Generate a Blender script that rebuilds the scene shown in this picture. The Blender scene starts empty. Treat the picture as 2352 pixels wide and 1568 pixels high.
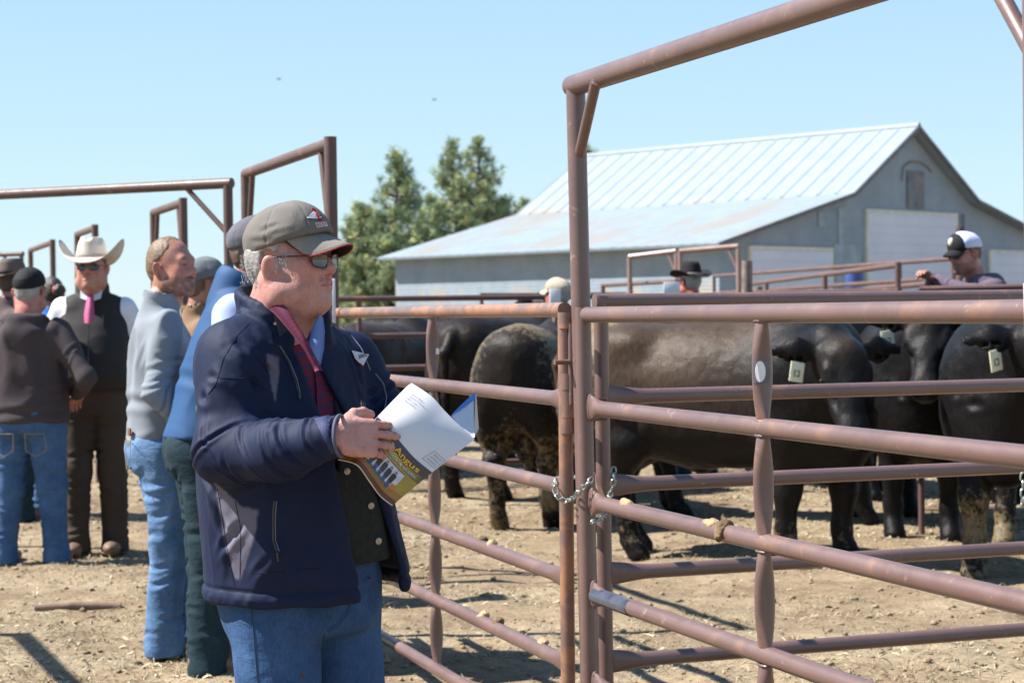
import bpy, bmesh, math, random
import numpy as np
from mathutils import Vector, Matrix
random.seed(7)
RNG = np.random.default_rng(7)
PI = math.pi

# ------------------------------------------------------------------ camera, sky, sun
sc = bpy.context.scene
CAM_H, FPX, IMW, IMH = 1.48, 4280.0, 2352, 1568
HOR, ROLL = 715.0, 0.75
_p = math.atan((IMH / 2 - HOR) / FPX); _r = math.radians(ROLL)
_f = np.array([0, math.cos(_p), -math.sin(_p)]); _u = np.array([0, math.sin(_p), math.cos(_p)]); _x = np.array([1., 0, 0])
CX = _x * math.cos(_r) - _u * math.sin(_r); CU = _x * math.sin(_r) + _u * math.cos(_r)
cam_d = bpy.data.cameras.new("camera"); cam = bpy.data.objects.new("camera", cam_d)
sc.collection.objects.link(cam); sc.camera = cam
cam.matrix_world = Matrix(((CX[0], CU[0], -_f[0], 0), (CX[1], CU[1], -_f[1], 0), (CX[2], CU[2], -_f[2], CAM_H), (0, 0, 0, 1)))
cam_d.sensor_width = 36; cam_d.lens = 36 * FPX / IMW; cam_d.clip_end = 6000
cam_d.dof.use_dof = True; cam_d.dof.focus_distance = 4.7; cam_d.dof.aperture_fstop = 7.0

SUN_EL, SUN_AZ = 50.0, -88.0      # azimuth from +Y towards +X (negative: sun stands to the left)
w = bpy.data.worlds.new("World"); sc.world = w; w.use_nodes = True
nt = w.node_tree; bg = nt.nodes["Background"]; sky = nt.nodes.new("ShaderNodeTexSky")
sky.sky_type = 'NISHITA'; sky.sun_disc = False
sky.sun_elevation = math.radians(SUN_EL); sky.sun_rotation = math.radians(SUN_AZ)
sky.altitude = 0; sky.air_density = 1.25; sky.dust_density = 0.0; sky.ozone_density = 1.6
# pale clear spring sky: the physical sky blended with the washed-out blue the place had
gtc = nt.nodes.new('ShaderNodeTexCoord'); gsp = nt.nodes.new('ShaderNodeSeparateXYZ'); nt.links.new(gtc.outputs['Generated'], gsp.inputs[0])
grp_ = nt.nodes.new('ShaderNodeValToRGB'); nt.links.new(gsp.outputs[2], grp_.inputs[0]); er = grp_.color_ramp.elements
er[0].position = 0; er[0].color = (4.3, 6.0, 6.9, 1); er[1].position = .17; er[1].color = (3.2, 5.1, 7.0, 1)
for p__, c__ in ((.07, (3.9, 5.7, 6.9, 1)), (.5, (1.5, 2.9, 5.2, 1)), (1.0, (.7, 1.6, 3.6, 1))):
    q__ = er.new(p__); q__.color = c__
gmx = nt.nodes.new('ShaderNodeMix'); gmx.data_type = 'RGBA'; gmx.inputs[0].default_value = .8
nt.links.new(sky.outputs[0], gmx.inputs[6]); nt.links.new(grp_.outputs[0], gmx.inputs[7])
nt.links.new(gmx.outputs[2], bg.inputs[0]); bg.inputs[1].default_value = 0.066
sd = bpy.data.lights.new("sun", 'SUN'); so = bpy.data.objects.new("sun", sd); sc.collection.objects.link(so)
sd.energy = 5.0; sd.angle = math.radians(0.55); sd.color = (1.0, 0.955, 0.90)
_a, _e = math.radians(SUN_AZ), math.radians(SUN_EL)
sun_dir = Vector((math.sin(_a) * math.cos(_e), math.cos(_a) * math.cos(_e), math.sin(_e)))
so.rotation_euler = sun_dir.to_track_quat('Z', 'Y').to_euler(); so.location = (-8, 0, 12)
sc.view_settings.view_transform = 'Standard'; sc.view_settings.look = 'None'
sc.view_settings.exposure = 1.2; sc.view_settings.gamma = 1.0
sc.cycles.max_bounces = 6; sc.cycles.use_denoising = True

def ray(px, py):
    return _f + CX * (px - IMW / 2) / FPX + CU * (IMH / 2 - py) / FPX
def P(px, py, Y):
    r = ray(px, py); return np.array([0, 0, CAM_H]) + r * (Y / r[1])
def PZ(px, Y, z):
    """the point at height z and distance Y whose column in the picture is px"""
    y = HOR + (CAM_H - z) * FPX / Y
    p = P(px, y, Y); return np.array([p[0], Y, z])

# ------------------------------------------------------------------ objects, tags
C = sc.collection
def tag(o, label=None, cat=None, group=None, kind=None):
    if label: o['label'] = label
    if cat: o['category'] = cat
    if group: o['group'] = group
    if kind: o['kind'] = kind
    return o
def thing(name, label, cat, loc=(0, 0, 0), rz=0.0, group=None, kind=None):
    o = bpy.data.objects.new(name, None); C.objects.link(o); o.empty_display_size = 0.2
    o.location = loc; o.rotation_euler = (0, 0, rz)
    return tag(o, label, cat, group, kind)
def meshobj(name, V, Fc, mat, parent=None, smooth=True, cols=None, inv=None):
    """link one mesh; V in world space (or local if the parent is given with inv)"""
    V = np.asarray(V, dtype=np.float64).reshape(-1, 3)
    me = bpy.data.meshes.new(name)
    if parent is not None and inv is not False:
        M = Matrix.Translation(parent.location) @ parent.rotation_euler.to_matrix().to_4x4()
        if parent.parent is not None:
            M = Matrix(PARW[parent.name])
        Mi = np.array(M.inverted()); V = V @ Mi[:3, :3].T + Mi[:3, 3]
    if isinstance(Fc, np.ndarray):
        n, k = Fc.shape
        me.vertices.add(len(V)); me.vertices.foreach_set('co', V.astype(np.float32).ravel())
        me.loops.add(n * k); me.loops.foreach_set('vertex_index', Fc.astype(np.int32).ravel())
        me.polygons.add(n); me.polygons.foreach_set('loop_start', np.arange(0, n * k, k, dtype=np.int32))
        me.update(calc_edges=True)
    else:
        me.from_pydata([tuple(v) for v in V], [], [tuple(f) for f in Fc])
    if smooth is True:
        me.polygons.foreach_set('use_smooth', np.ones(len(me.polygons), dtype=bool))
    elif smooth == 'auto':
        me.polygons.foreach_set('use_smooth', np.ones(len(me.polygons), dtype=bool))
        me.set_sharp_from_angle(angle=math.radians(40))
    if cols is not None:
        a = me.color_attributes.new('Col', 'FLOAT_COLOR', 'POINT')
        cc = np.ones((len(V), 4), dtype=np.float32); cc[:, :cols.shape[1]] = cols
        a.data.foreach_set('color', cc.ravel())
    ms = mat if isinstance(mat, (list, tuple)) else [mat]
    for m in ms: me.materials.append(m)
    o = bpy.data.objects.new(name, me); C.objects.link(o)
    if parent is not None:
        o.parent = parent
        PW = Matrix.Translation(parent.location) @ parent.rotation_euler.to_matrix().to_4x4() if parent.parent is None else Matrix(PARW[parent.name])
        PARW[o.name] = [list(r) for r in PW]
    return o
PARW = {}

class MB:
    """collects shapes into one mesh (world coordinates)"""
    def __init__(s): s.v = []; s.f = []; s.m = []; s.n = 0
    def add(s, V, Fs, mi=0):
        s.v.append(np.asarray(V, float).reshape(-1, 3)); s.f += [tuple(i + s.n for i in f) for f in Fs]
        s.m += [mi] * len(Fs); s.n += len(s.v[-1]); return s
    def build(s, name, mat, parent=None, smooth='auto', inv=None):
        o = meshobj(name, np.vstack(s.v), s.f, mat, parent, smooth, inv=inv)
        if any(s.m): o.data.polygons.foreach_set('material_index', s.m)
        return o
    def box(s, c, sx, sy, sz, R=None, bevel=0.0, mi=0):
        x, y, z = sx / 2, sy / 2, sz / 2; b = min(bevel, x * .9, y * .9, z * .9)
        if b <= 0:
            V = np.array([(i * x, j * y, k * z) for k in (-1, 1) for j in (-1, 1) for i in (-1, 1)])
            Fs = [(0, 2, 3, 1), (4, 5, 7, 6), (0, 1, 5, 4), (2, 6, 7, 3), (0, 4, 6, 2), (1, 3, 7, 5)]
        else:
            bm = bmesh.new(); bmesh.ops.create_cube(bm, size=1)
            for v in bm.verts: v.co = (v.co.x * sx, v.co.y * sy, v.co.z * sz)
            bmesh.ops.bevel(bm, geom=bm.edges[:], offset=b, segments=2, affect='EDGES', profile=.6)
            V = np.array([v.co[:] for v in bm.verts]); Fs = [[v.index for v in f.verts] for f in bm.faces]; bm.free()
        if R is not None: V = V @ np.asarray(R).T
        return s.add(V + np.asarray(c), Fs, mi)
    def tube(s, pts, r, n=14, cap=True, sx=None, upv=(0, 0, 1), mi=0, closed=False):
        """tube along pts; r scalar/list, sx list of (side scale, up scale) per point"""
        P_ = np.asarray(pts, float); N = len(P_)
        rr = np.full(N, r, float) if np.isscalar(r) else np.asarray(r, float)
        if closed: T = np.roll(P_, -1, 0) - np.roll(P_, 1, 0)
        else: T = np.gradient(P_, axis=0)
        T /= np.linalg.norm(T, axis=1)[:, None] + 1e-12
        up = np.asarray(upv, float)
        if abs(T[0] @ up) > .95: up = np.array([1., 0, 0])
        V = []; prev = None
        for i in range(N):
            a = np.cross(T[i], up) if prev is None else prev - T[i] * (prev @ T[i])
            a /= np.linalg.norm(a) + 1e-12; b = np.cross(a, T[i]); prev = a
            q1, q2 = (1, 1) if sx is None else sx[i]
            th = np.arange(n) * 2 * PI / n
            V.append(P_[i] + rr[i] * (np.cos(th)[:, None] * a * q1 + np.sin(th)[:, None] * b * q2))
        V = np.vstack(V); Fs = []
        for i in range(N if closed else N - 1):
            i2 = (i + 1) % N
            for j in range(n):
                k = (j + 1) % n; Fs.append((i * n + j, i * n + k, i2 * n + k, i2 * n + j))
        if cap and not closed:
            Fs.append(tuple(range(n))[::-1]); Fs.append(tuple((N - 1) * n + j for j in range(n)))
        return s.add(V, Fs, mi)

# ------------------------------------------------------------------ implicit surfaces
def _ss(a): return a * a * (3 - 2 * a)
_LAT = RNG.random((32, 32, 32)).astype(np.float32) * 2 - 1
def vnoise(p, f, seed=0):
    q = np.asarray(p) * np.asarray(f) + seed * 7.31; i = np.floor(q).astype(int); t = _ss(q - i); r = 0
    for dx in (0, 1):
        for dy in (0, 1):
            for dz in (0, 1):
                wgt = (t[..., 0] if dx else 1 - t[..., 0]) * (t[..., 1] if dy else 1 - t[..., 1]) * (t[..., 2] if dz else 1 - t[..., 2])
                r = r + wgt * _LAT[(i[..., 0] + dx) % 32, (i[..., 1] + dy) % 32, (i[..., 2] + dz) % 32]
    return r
def smin(a, b, k):
    if k <= 0: return np.minimum(a, b)
    h = np.maximum(k - np.abs(a - b), 0) / k
    return np.minimum(a, b) - h * h * k * .25
class Field:
    def __init__(s, lo, hi, h):
        s.h = h; s.lo = np.asarray(lo, float); n = np.ceil((np.asarray(hi, float) - s.lo) / h).astype(int) + 1
        s.ax = [s.lo[i] + h * np.arange(n[i]) for i in range(3)]
        s.D = np.full(tuple(n), .5, np.float32)
    def op(s, fn, lo, hi, k=0.0, sub=False, inter=False):
        pad = k + 2.5 * s.h; sl = []
        for i in range(3):
            a = int(np.clip(np.floor((lo[i] - pad - s.lo[i]) / s.h), 0, s.D.shape[i]))
            b = int(np.clip(np.ceil((hi[i] + pad - s.lo[i]) / s.h) + 1, 0, s.D.shape[i])); sl.append(slice(a, b))
        if any(q.stop <= q.start for q in sl): return s
        X = s.ax[0][sl[0]][:, None, None]; Y = s.ax[1][sl[1]][None, :, None]; Z = s.ax[2][sl[2]][None, None, :]
        d = fn(X, Y, Z); cur = s.D[tuple(sl)]
        if sub: s.D[tuple(sl)] = -smin(-cur, d, k)
        elif inter: s.D[tuple(sl)] = -smin(-cur, -d, k)
        else: s.D[tuple(sl)] = smin(cur, d, k)
        return s
    def cone(s, a, b, ra, rb, k=0.0, sub=False, flat=None):
        """round cone from a to b; flat=(dir, factor) squashes it along dir"""
        a = np.asarray(a, float); b = np.asarray(b, float); ba = b - a; L2 = ba @ ba + 1e-9
        sc_ = 1.0
        if flat is not None:
            n = np.asarray(flat[0], float); n = n / np.linalg.norm(n); q = flat[1]; sc_ = min(1, q)
        def fn(X, Y, Z):
            x, y, z = X - a[0], Y - a[1], Z - a[2]
            t = np.clip((x * ba[0] + y * ba[1] + z * ba[2]) / L2, 0, 1)
            ex, ey, ez = x - t * ba[0], y - t * ba[1], z - t * ba[2]
            if flat is not None:
                dn = (ex * n[0] + ey * n[1] + ez * n[2]) * (1 / q - 1)
                ex, ey, ez = ex + dn * n[0], ey + dn * n[1], ez + dn * n[2]
                return (np.sqrt(ex * ex + ey * ey + ez * ez) - (ra + (rb - ra) * t)) * (sc_ * .5 + .5)
            return np.sqrt(ex * ex + ey * ey + ez * ez) - (ra + (rb - ra) * t)
        R = max(ra, rb) * (1 if flat is None else max(1, flat[1]))
        return s.op(fn, np.minimum(a, b) - R, np.maximum(a, b) + R, k, sub)
    def chain(s, pts, rs, k=0.02, sub=False, flat=None):
        for i in range(len(pts) - 1): s.cone(pts[i], pts[i + 1], rs[i], rs[i + 1], k, sub, flat)
        return s
    def ell(s, c, r, k=0.0, R=None, sub=False):
        c = np.asarray(c, float); r = np.asarray(r, float); Q = np.eye(3) if R is None else np.asarray(R, float)
        def fn(X, Y, Z):
            x, y, z = X - c[0], Y - c[1], Z - c[2]
            u = x * Q[0, 0] + y * Q[1, 0] + z * Q[2, 0]; v = x * Q[0, 1] + y * Q[1, 1] + z * Q[2, 1]; w_ = x * Q[0, 2] + y * Q[1, 2] + z * Q[2, 2]
            k0 = np.sqrt((u / r[0]) ** 2 + (v / r[1]) ** 2 + (w_ / r[2]) ** 2)
            k1 = np.sqrt((u / r[0] ** 2) ** 2 + (v / r[1] ** 2) ** 2 + (w_ / r[2] ** 2) ** 2) + 1e-6
            return k0 * (k0 - 1) / k1
        e = np.sqrt(((Q * r) ** 2).sum(1))
        return s.op(fn, c - e, c + e, k, sub)
    def loft(s, secs, k=0.0, sub=False, n=2.3, yaw=0.0, org=(0, 0)):
        """stack of super-ellipses: secs=[(z, cx, cy, rx, ry)], axes turned by yaw about org"""
        S = np.array(sorted(secs), float); cs, sn = math.cos(yaw), math.sin(yaw)
        zf = np.linspace(S[0, 0], S[-1, 0], 200)
        tab = [np.interp(zf, S[:, 0], S[:, i]) for i in range(1, 5)]
        ker = np.exp(-np.linspace(-2, 2, 17) ** 2); ker /= ker.sum()
        tab = [np.convolve(np.pad(t, 8, mode='edge'), ker, mode='valid') for t in tab]
        def fn(X, Y, Z):
            cx, cy, rx, ry = [np.interp(Z, zf, t) for t in tab]
            x = (X - org[0]) * cs + (Y - org[1]) * sn; y = -(X - org[0]) * sn + (Y - org[1]) * cs
            q = (np.abs((x - cx) / rx) ** n + np.abs((y - cy) / ry) ** n) ** (1 / n)
            d = (q - 1) * np.minimum(rx, ry)
            e = np.maximum(Z - S[-1, 0], S[0, 0] - Z)
            return np.where(e > 0, np.sqrt(np.maximum(d, 0) ** 2 + e * e), np.maximum(d, e))
        R = max(np.abs(S[:, 1]) + S[:, 3]) + max(np.abs(S[:, 2]) + S[:, 4])
        return s.op(fn, (org[0] - R, org[1] - R, S[0, 0]), (org[0] + R, org[1] + R, S[-1, 0]), k, sub)
    def half(s, p, n, k=0.0):
        """keep only the side of the plane towards -n"""
        p = np.asarray(p, float); n = np.asarray(n, float); n = n / np.linalg.norm(n)
        lo = [a[0] for a in s.ax]; hi = [a[-1] for a in s.ax]
        return s.op(lambda X, Y, Z: (X - p[0]) * n[0] + (Y - p[1]) * n[1] + (Z - p[2]) * n[2], lo, hi, k, inter=True)
    def mesh(s):
        D = s.D.copy()
        for i in range(3):
            D[(slice(None),) * i + (0,)] = .5; D[(slice(None),) * i + (-1,)] = .5
        S = D < 0
        nx, ny, nz = D.shape
        cnt = np.zeros((nx - 1, ny - 1, nz - 1), np.int8)
        for a in (0, 1):
            for b in (0, 1):
                for c in (0, 1):
                    cnt += S[a:nx - 1 + a, b:ny - 1 + b, c:nz - 1 + c]
        I = np.argwhere((cnt > 0) & (cnt < 8)); ids = np.full(cnt.shape, -1, np.int64); ids[tuple(I.T)] = np.arange(len(I))
        acc = np.zeros((len(I), 3)); num = np.zeros(len(I))
        offs = [(a, b, c) for a in (0, 1) for b in (0, 1) for c in (0, 1)]
        for o1 in offs:
            for ax in range(3):
                if o1[ax]: continue
                o2 = list(o1); o2[ax] = 1
                d1 = D[I[:, 0] + o1[0], I[:, 1] + o1[1], I[:, 2] + o1[2]]; d2 = D[I[:, 0] + o2[0], I[:, 1] + o2[1], I[:, 2] + o2[2]]
                m = (d1 < 0) != (d2 < 0)
                t = d1 / np.where(m, d1 - d2, 1)
                pt = np.tile(np.array(o1, float), (len(I), 1)); pt[:, ax] += t
                acc[m] += pt[m]; num[m] += 1
        V = s.lo + (I + acc / num[:, None]) * s.h
        Q = []
        for ax in range(3):
            a1, a2 = (ax + 1) % 3, (ax + 2) % 3
            s1 = [slice(None)] * 3; s2 = [slice(None)] * 3; s1[ax] = slice(0, -1); s2[ax] = slice(1, None)
            A, B = S[tuple(s1)], S[tuple(s2)]
            E = np.argwhere(A != B)
            E = E[(E[:, a1] > 0) & (E[:, a2] > 0) & (E[:, a1] < D.shape[a1] - 1) & (E[:, a2] < D.shape[a2] - 1)]
            flip = A[tuple(E.T)]
            c = []
            for (u, v) in ((-1, -1), (0, -1), (0, 0), (-1, 0)):
                e = E.copy(); e[:, a1] += u; e[:, a2] += v; c.append(ids[tuple(e.T)])
            q = np.stack(c, 1); q[~flip] = q[~flip][:, ::-1]; Q.append(q)
        return V, np.vstack(Q)
def vnormals(V, Q):
    n = np.cross(V[Q[:, 2]] - V[Q[:, 0]], V[Q[:, 3]] - V[Q[:, 1]]) if Q.shape[1] == 4 else np.cross(V[Q[:, 1]] - V[Q[:, 0]], V[Q[:, 2]] - V[Q[:, 0]])
    N = np.zeros_like(V)
    for i in range(Q.shape[1]): np.add.at(N, Q[:, i], n)
    return N / (np.linalg.norm(N, axis=1)[:, None] + 1e-12)
def relax(V, Q, it=2, lam=.5):
    a = np.concatenate([Q[:, i] for i in range(4)]); b = np.concatenate([Q[:, (i + 1) % 4] for i in range(4)])
    for _ in range(it):
        S = np.zeros_like(V); c = np.zeros(len(V))
        np.add.at(S, a, V[b]); np.add.at(S, b, V[a]); np.add.at(c, a, 1); np.add.at(c, b, 1)
        V = V + lam * (S / c[:, None] - V)
    return V
def segdist(V, a, b):
    a = np.asarray(a, float); b = np.asarray(b, float); ab = b - a
    t = np.clip((V - a) @ ab / (ab @ ab + 1e-9), 0, 1)
    return np.linalg.norm(V - a - t[:, None] * ab, axis=1), t
def folds(V, Q, strokes):
    """strokes=[(a, b, width, depth)]: carve (+) or raise (-) soft creases along segments"""
    N = vnormals(V, Q); D = np.zeros(len(V))
    for a, b, wd, dep in strokes:
        d, t = segdist(V, a, b); tap = np.clip(np.minimum(t, 1 - t) * 4, 0, 1) * .85 + .15
        D -= dep * tap * (np.exp(-(d / wd) ** 2) - .55 * np.exp(-((d - 1.7 * wd) / wd) ** 2))
    return V + N * D[:, None]
def ringfolds(V, Q, limbs, seed=0):
    """limbs=[(a, b, count, s0, s1, amp, width, radius)]: slanting sleeve and trouser creases round a limb axis"""
    N = vnormals(V, Q); D = np.zeros(len(V)); rg = np.random.default_rng(seed + 100)
    for a, b, cnt, s0, s1, amp, wd, rad in limbs:
        a = np.asarray(a, float); b = np.asarray(b, float); L = np.linalg.norm(b - a); ax = (b - a) / L; e1 = np.cross(ax, [.3, .9, .2]); e1 /= np.linalg.norm(e1); e2 = np.cross(ax, e1)
        r = V - a; s = r @ ax; x, y = r @ e1, r @ e2; th = np.arctan2(y, x); rr = np.hypot(x, y); ok = np.clip((rad - rr) / .03, 0, 1)
        for q in range(cnt):
            c = L * (s0 + (s1 - s0) * (q + rg.uniform(.2, .8)) / cnt); ph = rg.uniform(0, 2 * PI); tl = rg.uniform(.015, .04); am = amp * rg.uniform(.5, 1.2)
            u = s - c - tl * np.cos(th - ph - 1.2) - .008 * np.cos(2 * th + ph); win = np.clip(.25 + np.cos(th - ph), 0, 1) ** .7
            D -= ok * win * am * (np.exp(-(u / wd) ** 2) - .7 * np.exp(-((np.abs(u) - 1.8 * wd) / wd) ** 2))
    return V + N * D[:, None]
def wrinkle(V, Q, amp, f, seed=0, ridged=True):
    N = vnormals(V, Q); wv = V + .05 * np.stack([vnoise(V, 6, seed + 1), vnoise(V, 6, seed + 2), vnoise(V, 6, seed + 3)], 1)
    n = vnoise(wv, f, seed)
    if ridged: n = 1 - 2.4 * np.abs(n)
    n = n + .4 * vnoise(wv, np.asarray(f) * 2.3, seed + 5)
    return V + N * (n * amp)[:, None]
def rotz(a): return np.array([[math.cos(a), -math.sin(a), 0], [math.sin(a), math.cos(a), 0], [0, 0, 1]])
def roty(a): return np.array([[math.cos(a), 0, math.sin(a)], [0, 1, 0], [-math.sin(a), 0, math.cos(a)]])
def rotx(a): return np.array([[1, 0, 0], [0, math.cos(a), -math.sin(a)], [0, math.sin(a), math.cos(a)]])

# ------------------------------------------------------------------ materials
def new_mat(name):
    m = bpy.data.materials.new(name); m.use_nodes = True
    return m, m.node_tree, m.node_tree.nodes['Principled BSDF']
def ramp(nt, fac, stops):
    r = nt.nodes.new('ShaderNodeValToRGB'); r.color_ramp.elements[0].position = stops[0][0]; r.color_ramp.elements[0].color = (*stops[0][1], 1)
    r.color_ramp.elements[1].position = stops[1][0]; r.color_ramp.elements[1].color = (*stops[1][1], 1)
    for p_, c_ in stops[2:]:
        e = r.color_ramp.elements.new(p_); e.color = (*c_, 1)
    nt.links.new(fac, r.inputs[0]); return r.outputs[0]
def noise(nt, co, scale, detail=4, rough=.55, dist=0.0, vec=None):
    n = nt.nodes.new('ShaderNodeTexNoise'); n.inputs['Scale'].default_value = scale; n.inputs['Detail'].default_value = detail
    n.inputs['Roughness'].default_value = rough; n.inputs['Distortion'].default_value = dist
    if vec is not None:
        mp = nt.nodes.new('ShaderNodeMapping'); mp.inputs['Scale'].default_value = vec; nt.links.new(co, mp.inputs[0]); co = mp.outputs[0]
    nt.links.new(co, n.inputs['Vector']); return n.outputs['Fac']
def mixc(nt, fac, a, b, mode='MIX'):
    m = nt.nodes.new('ShaderNodeMix'); m.data_type = 'RGBA'; m.blend_type = mode
    for s_, v in ((0, fac), (6, a), (7, b)):
        if hasattr(v, 'is_output'): nt.links.new(v, m.inputs[s_])
        else: m.inputs[s_].default_value = v if s_ == 0 else (*v, 1)
    return m.outputs[2]
def mathn(nt, op, a, b=None):
    m = nt.nodes.new('ShaderNodeMath'); m.operation = op
    for i, v in enumerate((a, b)):
        if v is None: continue
        if hasattr(v, 'is_output'): nt.links.new(v, m.inputs[i])
        else: m.inputs[i].default_value = v
    return m.outputs[0]
def bump(nt, b, h, strength=.3, dist=.01, prev=None):
    n = nt.nodes.new('ShaderNodeBump'); n.inputs['Strength'].default_value = strength; n.inputs['Distance'].default_value = dist
    nt.links.new(h, n.inputs['Height'])
    if prev is not None: nt.links.new(prev, n.inputs['Normal'])
    nt.links.new(n.outputs[0], b.inputs['Normal']); return n.outputs[0]
def ocoord(nt): return nt.nodes.new('ShaderNodeTexCoord').outputs['Object']
def mat(name, col, rough=.7, var=.18, vs=6.0, bs=0.0, bscale=80.0, bd=.004, metal=0.0, attr=False, sheen=0.0, spec=.5, alpha=None):
    m, nt, b = new_mat(name); co = ocoord(nt)
    n = noise(nt, co, vs)
    lo = tuple(max(0, c * (1 - var)) for c in col); hi = tuple(min(1, c * (1 + var)) for c in col)
    out = ramp(nt, n, [(.3, lo), (.7, hi)])
    if attr:
        a = nt.nodes.new('ShaderNodeVertexColor'); a.layer_name = 'Col'
        g = ramp(nt, n, [(.3, (1 - var,) * 3), (.7, (1 + var * .3,) * 3)]); out = mixc(nt, 1.0, a.outputs[0], g, 'MULTIPLY')
    nt.links.new(out, b.inputs['Base Color']); b.inputs['Roughness'].default_value = rough; b.inputs['Metallic'].default_value = metal
    b.inputs['Specular IOR Level'].default_value = spec
    if sheen: b.inputs['Sheen Weight'].default_value = sheen
    if bs: bump(nt, b, noise(nt, co, bscale, 5), bs, bd)
    return m
# ------------------------------------------------------------------ ground
def ground_h(x, y):
    p = np.stack([x, y, np.zeros_like(x)], -1)
    near = np.clip((40 - np.hypot(x, y)) / 20, 0, 1)
    return (.022 * vnoise(p, 1.3, 3) + .020 * vnoise(p, 4.5, 5) + .009 * np.maximum(vnoise(p, 14, 8) - .15, 0) + .004 * vnoise(p, 9, 9)) * near
def axis_pts(lo, hi, st, far):
    a = list(np.arange(lo, hi + st / 2, st)); g = st
    while a[-1] < far: g *= 1.35; a.append(a[-1] + g)
    g = st
    while a[0] > -far: g *= 1.35; a.insert(0, a[0] - g)
    return np.array(a)
gx = axis_pts(-3.2, 5.2, .03, 3000); gy = axis_pts(6.0, 15.5, .03, 3000)
GX, GY = np.meshgrid(gx, gy, indexing='ij'); GZ = ground_h(GX, GY)
nx_, ny_ = GX.shape; ii = np.arange(nx_ * ny_).reshape(nx_, ny_)
gq = np.stack([ii[:-1, :-1], ii[1:, :-1], ii[1:, 1:], ii[:-1, 1:]], -1).reshape(-1, 4)
m, nt, b = new_mat('dry_dirt'); co = ocoord(nt)
n1 = noise(nt, co, 1.1, 6, .6); n2 = noise(nt, co, 9, 6, .65, .4); n3 = noise(nt, co, 60, 4, .7); n4 = noise(nt, co, 26, 3, .6, 1.5, (1, 2.4, 1))
c1 = ramp(nt, n1, [(.32, (.180, .130, .084)), (.5, (.250, .194, .128)), (.72, (.345, .285, .20))])
c2 = ramp(nt, n2, [(.30, (.62, .57, .53)), (.42, (.92, .90, .88)), (.62, (1.12, 1.1, 1.06)), (.75, (1.3, 1.3, 1.22))])
c3 = ramp(nt, n3, [(.3, (.72, .70, .68)), (.5, (1, 1, 1)), (.72, (1.25, 1.22, 1.15))])
cc = mixc(nt, 1, mixc(nt, 1, c1, c2, 'MULTIPLY'), c3, 'MULTIPLY')
n5 = noise(nt, co, 2.7, 5, .7, .8); cc = mixc(nt, 1, cc, ramp(nt, n5, [(.30, (.52, .47, .44)), (.42, (1, 1, 1)), (.68, (1, 1, 1)), (.80, (1.18, 1.16, 1.1))]), 'MULTIPLY')
fl = mathn(nt, 'GREATER_THAN', n4, .665)
cc = mixc(nt, mathn(nt, 'MULTIPLY', fl, .7), cc, (.42, .35, .24))
nt.links.new(cc, b.inputs['Base Color']); b.inputs['Roughness'].default_value = .95; b.inputs['Specular IOR Level'].default_value = .15
bn = bump(nt, b, n2, .8, .03); bump(nt, b, n3, .7, .012, bn)
g = meshobj('ground', np.stack([GX, GY, GZ], -1), gq, m); tag(g, kind='structure')

# dry grass stubble, straw flakes and clods lying on the ground
def scatter(n, x0, x1, y0, y1, dens=None):
    x = RNG.uniform(x0, x1, n); y = y0 + (y1 - y0) * RNG.random(n) ** 1.4
    # keep what the photo can see, give or take a step
    lim = .30 * y + .5; k = (np.abs(x) < lim)
    return x[k], y[k]
def blades(n, L, wd, tilt, name, mt, label_kind, seed):
    x, y = scatter(n, -7, 8, 5.5, 26)
    p = np.stack([x, y, x * 0], -1); keep = RNG.random(len(x)) < np.clip(.42 + 1.5 * vnoise(p, 1.3, seed) + .7 * vnoise(p, 4.1, seed), .04, 1)
    x, y = x[keep], y[keep]; n = len(x); z = ground_h(x, y)
    a = RNG.uniform(0, 2 * PI, n); l = L * RNG.uniform(.4, 1.3, n); el = np.abs(RNG.normal(0, tilt, n))
    d = np.stack([np.cos(a) * np.cos(el), np.sin(a) * np.cos(el), np.sin(el)], -1); s_ = np.stack([-np.sin(a), np.cos(a), RNG.normal(0, .5, n)], -1)
    o = np.stack([x, y, z + .004], -1); ww = wd * RNG.uniform(.5, 1.6, n)[:, None]
    bend = np.array([0, 0, 1.]) * (l * .12)[:, None]
    v = np.stack([o - s_ * ww, o + s_ * ww, o + d * l[:, None] * .6 + s_ * ww * .8 + bend, o + d * l[:, None] * .6 - s_ * ww * .8 + bend, o + d * l[:, None]], 1).reshape(-1, 3)
    k = np.arange(n)[:, None] * 5
    f = [tuple(q) for q in (k + [0, 1, 2, 3])] + [tuple(q) for q in (k + [3, 2, 4])]
    o_ = meshobj(name, v, f, mt, smooth=False); tag(o_, kind='stuff'); return o_
straw_m = mat('straw', (.44, .38, .25), .8, .35, 3, spec=.2)
blades(230000, .040, .0017, .35, 'dry_grass', mat('dry_grass', (.31, .26, .17), .85, .4, 2.5, spec=.15), 'stuff', 4)
blades(60000, .045, .0034, .12, 'straw_litter', straw_m, 'stuff', 11)
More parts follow.
